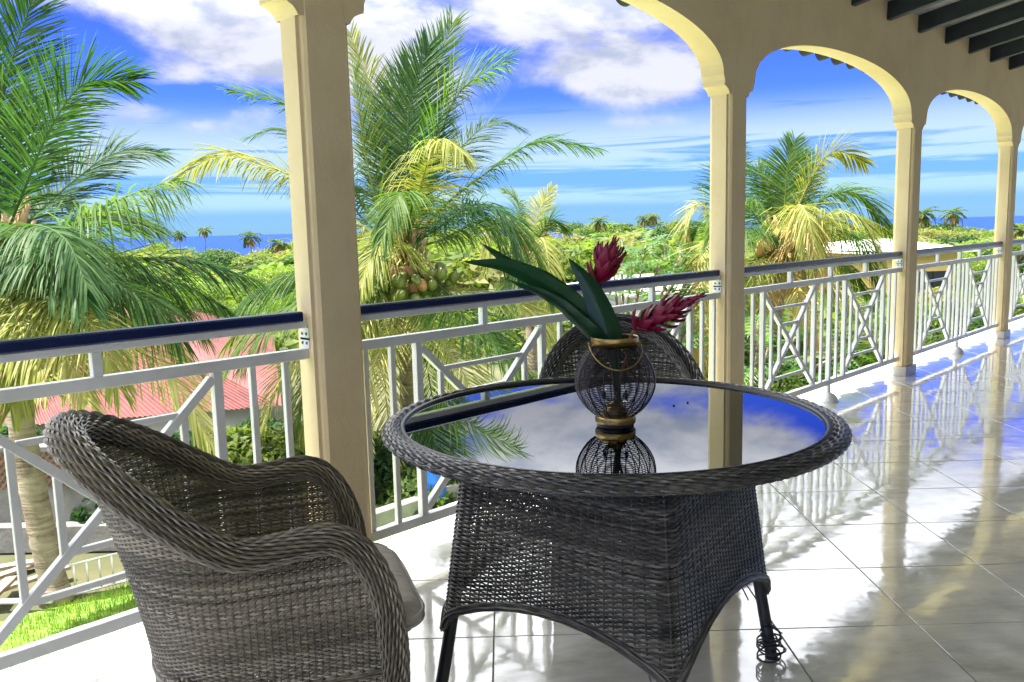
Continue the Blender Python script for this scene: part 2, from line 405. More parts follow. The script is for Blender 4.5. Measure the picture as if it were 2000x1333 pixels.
# ------------------------------------------------------------------ mesh and object helpers
class MB:
    """collects vertices and faces; build() links them as one mesh object"""

    def __init__(s):
        s.V, s.F, s.A, s.n = [], [], [], 0

    def add(s, v, f, r=0.5):
        v = np.asarray(v, float).reshape(-1, 3)
        s.V.append(v)
        for a in f:
            s.F.append(tuple(int(i) + s.n for i in a))
        s.A.append(np.full(len(v), r) if np.isscalar(r) else np.asarray(r))
        s.n += len(v)

    def box(s, lo, hi, r=0.5):
        x0, y0, z0 = lo
        x1, y1, z1 = hi
        s.add([(x0, y0, z0), (x1, y0, z0), (x1, y1, z0), (x0, y1, z0), (x0, y0, z1), (x1, y0, z1), (x1, y1, z1), (x0, y1, z1)],
              [(0, 3, 2, 1), (4, 5, 6, 7), (0, 1, 5, 4), (1, 2, 6, 5), (2, 3, 7, 6), (3, 0, 4, 7)], r)
        return s

    def bar(s, a, b, w, h, up=(0, 1, 0), r=0.5):
        """box along a-b; h across, w along 'up'"""
        a, b = np.array(a, float), np.array(b, float)
        d = b - a
        d /= np.linalg.norm(d)
        u = np.array(up, float)
        u = u - d * (u @ d)
        u /= np.linalg.norm(u)
        v = np.cross(d, u)
        P = []
        for e in (a, b):
            for i, j in ((-1, -1), (1, -1), (1, 1), (-1, 1)):
                P.append(e + u * w / 2 * i + v * h / 2 * j)
        s.add(P, [(0, 1, 2, 3), (7, 6, 5, 4), (0, 4, 5, 1), (1, 5, 6, 2), (2, 6, 7, 3), (3, 7, 4, 0)], r)
        return s

    def tube(s, pts, rad, sides=8, caps=True, r=0.5, ref=(0, 0, 1)):
        P = np.asarray(pts, float)
        n = len(P)
        R = np.full(n, rad) if np.isscalar(rad) else np.asarray(rad, float)
        T = np.gradient(P, axis=0)
        T /= np.linalg.norm(T, axis=1)[:, None] + 1e-12
        u = np.cross(T[0], ref)
        if np.linalg.norm(u) < 1e-3:
            u = np.cross(T[0], (1, 0, 0))
        u /= np.linalg.norm(u)
        V = []
        ang = np.arange(sides) / sides * 2 * PI
        for i in range(n):
            u = u - T[i] * (u @ T[i])
            u /= np.linalg.norm(u) + 1e-12
            w = np.cross(T[i], u)
            V.append(P[i] + R[i] * (np.cos(ang)[:, None] * u + np.sin(ang)[:, None] * w))
        F = []
        for i in range(n - 1):
            for j in range(sides):
                k = (j + 1) % sides
                F.append((i * sides + j, i * sides + k, (i + 1) * sides + k, (i + 1) * sides + j))
        if caps:
            F.append(tuple(range(sides))[::-1])
            F.append(tuple(range((n - 1) * sides, n * sides)))
        s.add(np.concatenate(V), F, r)
        return s

    def lathe(s, prof, c=(0, 0, 0), seg=24, r=0.5):
        V, F = [], []
        for (rr, z) in prof:
            for j in range(seg):
                a = j / seg * 2 * PI
                V.append((c[0] + rr * math.cos(a), c[1] + rr * math.sin(a), c[2] + z))
        for i in range(len(prof) - 1):
            for j in range(seg):
                k = (j + 1) % seg
                F.append((i * seg + j, i * seg + k, (i + 1) * seg + k, (i + 1) * seg + j))
        s.add(V, F, r)
        return s

    def mesh(s, name, smooth=False):
        me = bpy.data.meshes.new(name)
        V = np.concatenate(s.V) if s.V else np.zeros((0, 3))
        cnt = np.array([len(f) for f in s.F], dtype=np.int32)
        idx = np.fromiter((i for f in s.F for i in f), dtype=np.int32, count=int(cnt.sum()))
        me.vertices.add(len(V))
        me.vertices.foreach_set('co', V.astype(np.float32).ravel())
        me.loops.add(len(idx))
        me.loops.foreach_set('vertex_index', idx)
        me.polygons.add(len(cnt))
        me.polygons.foreach_set('loop_start', np.concatenate([[0], np.cumsum(cnt)[:-1]]).astype(np.int32))
        me.polygons.foreach_set('loop_total', cnt)
        me.polygons.foreach_set('use_smooth', np.full(len(cnt), bool(smooth)))
        at_ = me.attributes.new('rnd', 'FLOAT', 'POINT')
        at_.data.foreach_set('value', np.concatenate(s.A).astype(np.float32))
        me.update(calc_edges=True)
        return me

    def build(s, name, mat, parent=None, smooth=False):
        me = s.mesh(name, smooth)
        me.materials.append(mat)
        return link(name, me, parent)


class QB:
    """fast builder for huge all-quad meshes"""

    def __init__(s):
        s.V, s.Q, s.A, s.n = [], [], [], 0

    def strand(s, P, Nn, B, rn, rb, r=0.5, closed=False):
        """diamond section tube along P (n,3); Nn, B: normals and binormals (n,3)"""
        n = len(P)
        V = np.stack([P + Nn * rn, P + B * rb, P - Nn * rn, P - B * rb], 1).reshape(-1, 3)
        m = n if closed else n - 1
        i = np.arange(m)[:, None]
        j = np.arange(4)[None, :]
        i2 = (i + 1) % n
        k = (j + 1) % 4
        Q = np.stack([i * 4 + j, i * 4 + k, i2 * 4 + k, i2 * 4 + j], -1).reshape(-1, 4) + s.n
        s.V.append(V)
        s.Q.append(Q)
        s.A.append(np.full(len(V), r) if np.isscalar(r) else np.repeat(r, 4))
        s.n += len(V)

    def quads(s, V, Q, r):
        s.V.append(V)
        s.Q.append(np.asarray(Q) + s.n)
        s.A.append(r)
        s.n += len(V)

    def mesh(s, name, smooth=False):
        V = np.concatenate(s.V)
        Q = np.concatenate(s.Q)
        me = bpy.data.meshes.new(name)
        me.vertices.add(len(V))
        me.vertices.foreach_set('co', V.astype(np.float32).ravel())
        me.loops.add(Q.size)
        me.loops.foreach_set('vertex_index', Q.astype(np.int32).ravel())
        me.polygons.add(len(Q))
        me.polygons.foreach_set('loop_start', (np.arange(len(Q)) * 4).astype(np.int32))
        me.polygons.foreach_set('loop_total', np.full(len(Q), 4, dtype=np.int32))
        me.polygons.foreach_set('use_smooth', np.full(len(Q), bool(smooth)))
        at_ = me.attributes.new('rnd', 'FLOAT', 'POINT')
        at_.data.foreach_set('value', np.concatenate(s.A).astype(np.float32))
        me.update(calc_edges=True)
        return me

    def build(s, name, mat, parent=None, smooth=True):
        me = s.mesh(name, smooth)
        me.materials.append(mat)
        return link(name, me, parent)


def link(name, me, parent=None, loc=None):
    o = bpy.data.objects.new(name, me)
    COL.objects.link(o)
    if parent is not None:
        o.parent = parent
        # geometry is written in world space unless the parent is a local-space thing
        if parent.get('_world'):
            o.matrix_parent_inverse = Matrix.Translation(-parent.location)
    if loc is not None:
        o.location = loc
    return o


def tag(o, label, cat, group=None):
    o['label'] = label
    o['category'] = cat
    if group:
        o['group'] = group
    return o


def thing(name, label, cat, loc=(0, 0, 0), rz=0.0, group=None, world=False):
    """an Empty at the thing's base; world=True: its parts are written in world coordinates"""
    o = bpy.data.objects.new(name, None)
    COL.objects.link(o)
    o.empty_display_size = 0.2
    o.location = loc
    o.rotation_euler = (0, 0, rz)
    if world:
        o['_world'] = 1
    return tag(o, label, cat, group)


def struct(o):
    o['kind'] = 'structure'
    return o


def bevel(o, w=0.003, seg=2):
    b = o.modifiers.new('bevel', 'BEVEL')
    b.width = w
    b.segments = seg
    b.limit_method = 'ANGLE'
    b.harden_normals = False
    return o

# ------------------------------------------------------------------ the balcony
YW0, YW1, YR = 2.44, 2.58, 2.51          # arcade wall faces, rail plane
COLX = [-1.23, 1.54, 4.22, 6.99, 9.76, 12.53]
CW = 0.20
Z_SPRING = 2.016
CEIL0, SLOPE = 2.80, 0.19
HOUSE_Y = -3.1
X_LO, X_HI = -3.2, 15.6


def build_floor():
    slab = MB().box((X_LO, HOUSE_Y, -0.22), (X_HI, 2.70, -0.006))
    fl = struct(slab.build('floor', M['grout']))
    edge = MB().box((X_LO, 2.702, -0.24), (X_HI, 2.76, -0.002))
    e = edge.build('floor_edge', M['white_wall'], fl)
    P, a0, b0, g = 0.4445, 2.4925, 1.272, 0.0022
    n1 = np.array([1, 1, 0]) / math.sqrt(2)
    n2 = np.array([1, -1, 0]) / math.sqrt(2)

    def tile_mesh(poly):
        """poly: 2-D outline, counter-clockwise, local"""
        p = np.array(poly, float)
        c = p.mean(0)
        n = len(p)
        inn = c + (p - c) * (1 - 0.0016 / np.maximum(np.linalg.norm(p - c, axis=1), 0.01))[:, None]
        V = [(*q, -0.007) for q in p] + [(*q, -0.0012) for q in p] + [(*q, 0.0) for q in inn]
        F = [tuple(range(2 * n, 3 * n))]
        for k in (0, 1):
            for i in range(n):
                j = (i + 1) % n
                F.append((k * n + i, k * n + j, (k + 1) * n + j, (k + 1) * n + i))
        m = MB()
        m.add(V, F)
        return m

    h = P / 2 - g
    whole = tile_mesh([(-h, -h), (h, -h), (h, h), (-h, h)]).mesh('tile')
    whole.materials.append(M['tile'])
    cells = []
    for i in range(-14, 32):
        for j in range(-26, 34):
            a, b = a0 + (i + 0.5) * P, b0 + (j + 0.5) * P
            c = n1 * a + n2 * b
            if c[0] < X_LO - .3 or c[0] > X_HI + .3 or c[1] < HOUSE_Y - .3 or c[1] > 2.70 + .31:
                continue
            v = c + [0, 0, -1.27]
            dd = v @ _F
            sx = 1000 + F_PX * (v @ _R) / max(dd, .01)
            vis = dd > 0.9 and -260 < sx < 2320
            cells.append((not vis, dd if dd > 0 else 99, c))
    cells.sort(key=lambda q: (q[0], q[1]))
    rest = MB()
    r = random.Random(3)
    count = 0
    for hid, dd, c in cells:
        corners = [c + s * n1 * h + t * n2 * h for s, t in ((-1, -1), (1, -1), (1, 1), (-1, 1))]
        pl = [(q[0], q[1]) for q in corners][::-1]
        clipped = pl
        for ax, lim, sg in ((1, 2.70, 1), (1, HOUSE_Y, -1), (0, X_HI, 1), (0, X_LO, -1)):
            src, clipped = clipped, []
            for k in range(len(src)):
                p, q = src[k], src[(k + 1) % len(src)]
                ip, iq = sg * (p[ax] - lim) <= 0, sg * (q[ax] - lim) <= 0
                if ip:
                    clipped.append(p)
                if ip != iq:
                    t = (lim - p[ax]) / (q[ax] - p[ax])
                    clipped.append((p[0] + t * (q[0] - p[0]), p[1] + t * (q[1] - p[1])))
            if len(clipped) < 3:
                break
        if len(clipped) < 3:
            continue
        ar = 0.5 * sum(clipped[k][0] * clipped[(k + 1) % len(clipped)][1] - clipped[(k + 1) % len(clipped)][0] * clipped[k][1] for k in range(len(clipped)))
        if abs(ar) < 0.002:
            continue
        if ar < 0:
            clipped = clipped[::-1]
        full = abs(abs(ar) - (2 * h) ** 2) < 1e-6
        if count < 296 and not hid:
            count += 1
            if full:
                o = link('tile', whole, fl)
                o.location = (c[0], c[1], 0)
                o.rotation_euler = (r.uniform(-.0011, .0011), r.uniform(-.0011, .0011), PI / 4 + PI / 2 * r.randrange(4))
            else:
                loc = np.mean(clipped, axis=0)
                me = tile_mesh([(p[0] - loc[0], p[1] - loc[1]) for p in clipped]).mesh('tile')
                me.materials.append(M['tile'])
                o = link('tile', me, fl)
                o.location = (loc[0], loc[1], 0)
        else:
            mb = tile_mesh(clipped)
            rest.add(np.concatenate(mb.V), mb.F)
    o = rest.build('tile', M['tile'], fl)
    o['kind'] = 'stuff'


build_floor()


def build_arcade():
    pts = []                                # bottom outline (x, z) of the wall, left to right
    x = X_LO
    pts.append((X_LO, Z_SPRING))
    over = 0.058
    ends = []
    for k, cx in enumerate(COLX + [15.3]):
        if k == 0:
            pts += [(cx - over, Z_SPRING)]
        pts.append((cx + CW + over, Z_SPRING)) if k else pts.append((cx + CW + over, Z_SPRING))
        if k == len(COLX):
            break
        xn = (COLX + [15.3])[k + 1]
        xl, xr = cx + CW + over, xn - over
        c, a = (xl + xr) / 2, (xr - xl) / 2 - 0.012
        zb, hgt = Z_SPRING + 0.045, 0.305
        pts += [(xl, Z_SPRING + 0.018), (xl + 0.006, Z_SPRING + 0.034)]
        n = 44
        for i in range(n + 1):
            t = PI - PI * i / n
            ct, st = math.cos(t), math.sin(t)
            e = 0.92
            pts.append((c + a * math.copysign(abs(ct) ** e, ct), zb + hgt * abs(st) ** e))
        pts += [(xr - 0.006, Z_SPRING + 0.034), (xr, Z_SPRING + 0.018), (xr, Z_SPRING)]
    pts.append((X_HI, Z_SPRING))
    pts = [p for i, p in enumerate(pts) if i == 0 or abs(p[0] - pts[i - 1][0]) + abs(p[1] - pts[i - 1][1]) > 1e-5]
    top = CEIL0 + 0.03
    m = MB()
    V, F = [], []
    for (px_, pz) in pts:
        V += [(px_, YW0, pz), (px_, YW1, pz), (px_, YW0, top), (px_, YW1, top)]
    for i in range(len(pts) - 1):
        a, b = i * 4, i * 4 + 4
        F += [(a, a + 1, b + 1, b)]
        if pts[i + 1][0] - pts[i][0] > 1e-6:
            F += [(a, b, b + 2, a + 2), (a + 1, a + 3, b + 3, b + 1), (a + 2, b + 2, b + 3, a + 3)]
    m.add(V, F)
    w = m.build('arcade_wall', M['plaster'])
    tag(w, 'long plastered wall with a row of low arches above the columns', 'wall')
    return w


build_arcade()


def build_column(x, label):
    t = thing('column', label, 'column', (x + CW / 2, YR, 0), 0, 'columns carrying the arches', world=True)
    n = 0.013
    prof = [(0, YW1 - .026), (.012, YW1 - .014), (.026, YW1), (CW - .026, YW1), (CW, YW1 - .026), (CW, YW0 + .024), (CW - n, YW0 + .022), (CW - n - .003, YW0 + .010),
            (CW - .026, YW0), (.026, YW0), (n + .003, YW0 + .010), (n, YW0 + .022), (0, YW0 + .024)]
    P = [(x + a, b) for a, b in prof][::-1]
    k = len(P)
    m = MB()
    m.add([(a, b, 0.0) for a, b in P] + [(a, b, Z_SPRING) for a, b in P],
          [(i, (i + 1) % k, k + (i + 1) % k, k + i) for i in range(k)])
    sh = m.build('shaft', M['plaster'], t)
    m = MB()
    V, F = [], []
    for dx, z in ((.0, -.052), (.006, -.040), (.018, -.026), (.040, -.014), (.0585, -.008), (.0585, .0)):
        V += [(x - dx, YW0 + .003, Z_SPRING + z), (x + CW + dx, YW0 + .003, Z_SPRING + z), (x + CW + dx, YW1 - .003, Z_SPRING + z), (x - dx, YW1 - .003, Z_SPRING + z)]
    for i in range(5):
        for j in range(4):
            F.append((i * 4 + j, i * 4 + (j + 1) % 4, i * 4 + 4 + (j + 1) % 4, i * 4 + 4 + j))
    m.add(V, F)
    m.build('capital', M['plaster'], t)
    m = MB().box((x - .014, YW0 - .014, 0.0), (x + CW + .014, YW1 + .014, 0.078))
    bevel(m.build('plinth', M['plinth'], t), .004)
    return t


CLAB = ['cream column beyond the left end of the balcony railing',
        'cream column standing behind the near armchair, nearest to the table on its left',
        'cream column behind the right part of the glass table',
        'cream column between the second and third arches, tiled plinth on the open floor',
        'cream column farthest right in view with a small tiled plinth',
        'cream column past the end of the last railing in view']
for cx, lb in zip(COLX, CLAB):
    build_column(cx, lb)


def build_roof():
    zc = lambda y: CEIL0 + (YW0 - y) * SLOPE
    y0, y1 = HOUSE_Y, 3.16
    m = MB()
    for a, b, dz0, dz1 in ((y0, y1, 0.0, 0.10),):
        V = []
        for xx in (X_LO - .3, X_HI + .3):
            V += [(xx, a, zc(a) + dz0), (xx, b, zc(b) + dz0), (xx, b, zc(b) + dz1), (xx, a, zc(a) + dz1)]
        m.add(V, [(0, 1, 5, 4), (1, 2, 6, 5), (2, 3, 7, 6), (3, 0, 4, 7), (0, 3, 2, 1), (4, 5, 6, 7)])
    ce = struct(m.build('ceiling', M['ceiling']))
    for k in range(-14, 16):
        bx = 5.782 + k * 0.615
        if not (X_LO < bx < X_HI):
            continue
        b = MB()
        V = []
        for xx in (bx - .029, bx + .029):
            V += [(xx, HOUSE_Y, zc(HOUSE_Y) - .126), (xx, YW0 - .001, zc(YW0) - .126), (xx, YW0 - .001, zc(YW0) - .001), (xx, HOUSE_Y, zc(HOUSE_Y) - .001)]
        b.add(V, [(0, 1, 5, 4), (1, 2, 6, 5), (2, 3, 7, 6), (3, 0, 4, 7), (0, 3, 2, 1), (4, 5, 6, 7)])
        bevel(b.build('beam', M['beam'], ce), .003, 1)
    # barrel tiles of the eaves hang just below the deck, outside the wall
    tm = MB()
    V, F = [], []
    n = 10
    for yy in (0.0, 0.62):
        zz = -yy * SLOPE
        for rr in (0.100, 0.088):
            for i in range(n + 1):
                a = PI + PI * i / n
                V.append((rr * math.cos(a), yy, zz + 0.75 * rr * math.sin(a)))
    s = n + 1
    for i in range(n):
        F += [(i, i + 1, 2 * s + i + 1, 2 * s + i), (s + i, 3 * s + i, 3 * s + i + 1, s + i + 1), (i, s + i, s + i + 1, i + 1), (2 * s + i, 2 * s + i + 1, 3 * s + i + 1, 3 * s + i)]
    tm.add(V, F)
    me = tm.mesh('roof_tile', True)
    me.materials.append(M['roof_tile'])
    rf = MB()
    V = []
    for xx in (X_LO - .3, X_HI + .3):
        for yy, dz in ((HOUSE_Y - 3.0, .102), (3.2, .102), (3.2, .16), (HOUSE_Y - 3.0, .16)):
            V.append((xx, yy, zc(yy) + dz))
    rf.add(V, [(0, 1, 5, 4), (1, 2, 6, 5), (2, 3, 7, 6), (3, 0, 4, 7), (0, 3, 2, 1), (4, 5, 6, 7)])
    ro = struct(rf.build('roof', M['roof_tile']))
    x = X_LO
    while x < X_HI:
        o = link('roof_tile', me, ro)
        o.location = (x, YW1 + .02, zc(YW1 + .02) + .006)
        x += 0.30
    hw = MB().box((X_LO, HOUSE_Y - .2, -2.6), (X_HI, HOUSE_Y, 3.95))
    struct(hw.build('house_wall', M['white_wall']))
    lw = MB().box((X_LO, HOUSE_Y, -2.6), (X_HI, 2.2, -0.222))
    struct(lw.build('house_base', M['white_wall']))


build_roof()


def build_balustrade(xa, xb, label):
    t = thing('balustrade', label, 'railing', ((xa + xb) / 2, YR, 0), 0, 'railings between the columns', world=True)
    wm, Y = M['white_metal'], YR
    c = (xa + xb) / 2
    zb0, zb1, zm0, zm1, zt0 = 0.122, 0.158, 0.843, 0.879, 0.950
    # blue handrail, octagonal, its end stopping short of the next column
    prof = [(-.026, .001), (-.022, -.003), (.022, -.003), (.026, .001), (.026, .025), (.020, .030), (-.020, .030), (-.026, .025)]
    m = MB()
    z0 = .977
    V = [(xx, Y + a, z0 + b) for xx in (xa + .002, xb - .02) for a, b in prof]
    m.add(V, [tuple(range(8))[::-1], tuple(range(8, 16))] + [(i, (i + 1) % 8, 8 + (i + 1) % 8, 8 + i) for i in range(8)])
    m.build('handrail', M['blue_rail'], t)

    def b(name, p, q, w, h, up=(0, 1, 0)):
        o = MB().bar(p, q, w, h, up).build(name, wm, t)
        bevel(o, .0022, 2)
        return o
    b('top_rail', (xa, Y, zt0 + .0115), (xb, Y, zt0 + .0115), .034, .023)
    b('middle_rail', (xa, Y, (zm0 + zm1) / 2), (xb, Y, (zm0 + zm1) / 2), .032, zm1 - zm0)
    b('bottom_rail', (xa, Y, (zb0 + zb1) / 2), (xb, Y, (zb0 + zb1) / 2), .034, zb1 - zb0)
    pw = .355
    for s in (-.60, 0, .60):
        b('stub_post', (c + s, Y, zm1), (c + s, Y, zt0), .028, .028)
    # full-height posts
    half = (xb - xa) / 2
    for s, w in ((0, .030), (.122, .020), (.245, .030), (.955, .030), (1.078, .021), (min(1.2, half - .03), .021)):
        for g in ((-1, 1) if s else (1,)):
            b('baluster', (c + g * s, Y, zb1), (c + g * s, Y, zm0), w * .95, w)
    # the two crossed panels
    for pc in (c - .60, c + .60):
        x0, x1 = pc - pw + .015, pc + pw - .015
        H2 = (zm0 - zb1)
        for k, (p, q) in enumerate((((x0, Y, zb1 + .02), (x1, Y, zm0 - .02)), ((x0, Y, zm0 - .02), (x1, Y, zb1 + .02)))):
            b('diagonal', p, q, .0265 - .0015 * k, .027)
        for off in (.115, .225):
            fr = off / pw                           # how far in from the side the bar sits
            hz = (H2 / 2 - .02) * (1 - fr)
            for g in (-1, 1):
                xx = pc + g * (pw - off)
                b('short_baluster', (xx, Y, (zb1 + zm0) / 2 - hz), (xx, Y, (zb1 + zm0) / 2 + hz), .019, .021)
        for off in (.118, .228):
            fr = off / (H2 / 2)
            hx = (pw - .015) * (1 - fr)
            for zz in (zm0 - off, zb1 + off):
                b('crossbar', (pc - hx, Y, zz), (pc + hx, Y, zz), .0175, .019)
    # fixing plates with two dark screws each, on the column faces
    for xf, sg in ((xa, 1), (xb, -1)):
        for zlo, zhi in ((zt0 - .042, zt0), (zm1, zm1 + .036)):
            pm = MB().box((min(xf, xf + sg * .004), Y - .026, zlo), (max(xf, xf + sg * .004), Y + .026, zhi))
            pl = pm.build('bracket', wm, t)
            for yy in (-.013, .013):
                sc = MB()
                xc = xf + sg * .0042
                V = [(xc, Y + yy + .0055 * math.cos(a), (zlo + zhi) / 2 + .0055 * math.sin(a)) for a in np.arange(8) / 8 * 2 * PI]
                V += [(v[0] + sg * .0015, v[1], v[2]) for v in V]
                F = [tuple(range(8, 16)) if sg > 0 else tuple(range(8, 16))[::-1]] + [(i, (i + 1) % 8, 8 + (i + 1) % 8, 8 + i) for i in range(8)]
                sc.add(V, F)
                so = sc.build('screw', M['screw'], None)
                so.parent = pl
                pass
    # domed foot under the middle post
    f = MB().lathe([(.0, .066), (.022, .066), (.028, .061), (.050, .049), (.066, .027), (.071, .006), (.071, 0)], (c, Y, 0), 24)
    f.tube([(c, Y, .05), (c, Y, zb0)], .018, 14)
    f.build('foot', wm, t, True)


bays = [(COLX[i] + CW, COLX[i + 1]) for i in range(5)]
BLAB = ['white railing with a navy handrail behind the near armchair, left of the first column',
        'white railing with a navy handrail behind the table and the far armchair',
        'white railing with two crossed panels just right of the column behind the table',
        'small distant white railing between the third and fourth columns',
        'sliver of white railing beyond the farthest column']
for (xa, xb), lb in zip(bays, BLAB):
    build_balustrade(xa, xb, lb)

# ------------------------------------------------------------------ wicker
def runs(mask):
    out_, st = [], None
    for i, v in enumerate(mask):
        if v and st is None:
            st = i
        if not v and st is not None:
            out_.append((st, i))
            st = None
    if st is not None:
        out_.append((st, len(mask)))
    return out_


def weave(surf, S0, n_stakes, zs, zlo, zhi, pitch, mat, name, parent, closed=False, seed=1, amp=.0026):
    """real basketwork on surf(s, z) -> points: horizontal strands passing in front of and behind upright stakes.
    S0: (s_start, s_end); zlo(s), zhi(s): lower and upper limits of the panel"""
    rg = np.random.RandomState(seed)
    n = n_stakes * 4 + (0 if closed else 1)
    s = np.linspace(S0[0], S0[1], n, endpoint=not closed)
    ph = np.arange(n) / 4.0
    lo, hi = zlo(s), zhi(s)
    q = QB()
    for k, z in enumerate(zs):
        zz = np.full(n, z) + pitch * .12 * np.sin(s * 3.1 + k * 1.7)
        msk = (z > lo) & (z < hi)
        if not msk.any():
            continue
        P = surf(s, zz)
        T = np.gradient(P, axis=0)
        if closed:
            T[0] = T[-1] = P[1] - P[-2]
        T /= np.linalg.norm(T, axis=1)[:, None] + 1e-9
        B = surf(s, zz + .004) - P
        B /= np.linalg.norm(B, axis=1)[:, None] + 1e-9
        Nn = np.cross(T, B)
        Nn /= np.linalg.norm(Nn, axis=1)[:, None] + 1e-9
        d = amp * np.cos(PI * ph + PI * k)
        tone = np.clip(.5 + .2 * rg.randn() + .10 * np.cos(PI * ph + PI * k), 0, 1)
        Pd = P + Nn * d[:, None]
        if closed and msk.all():
            q.strand(Pd, Nn, B, .0018, pitch * .505, tone, True)
        else:
            for a, b in runs(msk):
                if b - a > 2:
                    q.strand(Pd[a:b], Nn[a:b], B[a:b], .0021, pitch * .505, tone[a:b])
    # stakes
    for i in range(0, n, 4):
        l, h = lo[i], hi[i]
        if h - l < .01:
            continue
        z = np.arange(l, h, .03)
        z = np.append(z, h)
        ss = np.full(len(z), s[i])
        P = surf(ss, z)
        if len(P) < 2:
            continue
        T = np.gradient(P, axis=0)
        T /= np.linalg.norm(T, axis=1)[:, None] + 1e-9
        A = surf(ss + (S0[1] - S0[0]) * 1e-3, z) - P
        A /= np.linalg.norm(A, axis=1)[:, None] + 1e-9
        q.strand(P, np.cross(A, T), A, .0022, .0030, .3)
    return q.build(name, mat, parent, False)


def woven_tube(P, rad, mat, name, parent, closed=False, K=20, seed=2, step=.011, flat=1.0, ref=(0, 0, 1)):
    """thick border: K strands running along a tube, each dipping under its neighbours in turn, round a dark core"""
    rg = np.random.RandomState(seed)
    P = np.asarray(P, float)
    if closed:
        P = np.vstack([P, P[:1]])
    seg = np.linalg.norm(np.diff(P, axis=0), axis=1)
    L = np.concatenate([[0], np.cumsum(seg)])
    n = max(8, int(L[-1] / step))
    if closed:
        n -= n % 6
    l = np.linspace(0, L[-1], n, endpoint=not closed)
    C = np.stack([np.interp(l, L, P[:, i]) for i in range(3)], 1)
    if not closed:
        for _ in range(3):
            C[1:-1] = (C[:-2] + C[1:-1] * 2 + C[2:]) / 4
    R = np.interp(l, L, np.resize(rad, len(L)) if np.isscalar(rad) else (np.append(rad, rad[0]) if closed else rad))
    T = (np.roll(C, -1, 0) - np.roll(C, 1, 0)) if closed else np.gradient(C, axis=0)
    T /= np.linalg.norm(T, axis=1)[:, None]
    u = np.cross(T[0], ref)
    u /= np.linalg.norm(u)
    Us = []
    for i in range(n):
        if closed:
            u = np.cross(T[i], ref)
        u = u - T[i] * (u @ T[i])
        u /= np.linalg.norm(u)
        Us.append(u.copy())
    U_ = np.array(Us)
    V_ = np.cross(T, U_)
    q = QB()
    for k in range(K):
        a0 = 2 * PI * k / K
        tw = 0 if closed else .25 * np.sin(l * 2.2 + 1)
        a = a0 + tw
        rdir = U_ * np.cos(a)[..., None] * 1.0 + V_ * np.sin(a)[..., None] * flat if not np.isscalar(a) else U_ * math.cos(a) + V_ * math.sin(a) * flat
        tdir = (-U_ * math.sin(a0) + V_ * math.cos(a0) * flat)
        tdir /= np.linalg.norm(tdir, axis=1)[:, None]
        i = np.arange(n)
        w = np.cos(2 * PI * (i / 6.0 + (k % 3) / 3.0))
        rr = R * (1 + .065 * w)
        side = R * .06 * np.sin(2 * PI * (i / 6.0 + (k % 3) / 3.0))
        tone = np.clip(.46 + .15 * rg.randn() + .15 * w, 0, 1)  # tone painted darker where a strand dips under, as shade between strands
        pt = C + rdir * rr[:, None] + tdir * side[:, None]
        nr = rdir / np.linalg.norm(rdir, axis=1)[:, None]
        q.strand(pt, nr, tdir, .0030, PI * R.mean() / K * .92, tone, closed)
    # core
    m = 10
    for k in range(1):
        ang = np.arange(m) / m * 2 * PI
        V = (C[:, None, :] + (U_[:, None, :] * np.cos(ang)[None, :, None] + flat * V_[:, None, :] * np.sin(ang)[None, :, None]) * (R * .93)[:, None, None]).reshape(-1, 3)
        mm = n if closed else n - 1
        i = np.arange(mm)[:, None]
        j = np.arange(m)[None, :]
        i2 = (i + 1) % n
        j2 = (j + 1) % m
        q.quads(V, np.stack([i * m + j, i * m + j2, i2 * m + j2, i2 * m + j], -1).reshape(-1, 4), np.full(len(V), .12))
    return q.build(name, mat, parent, False)


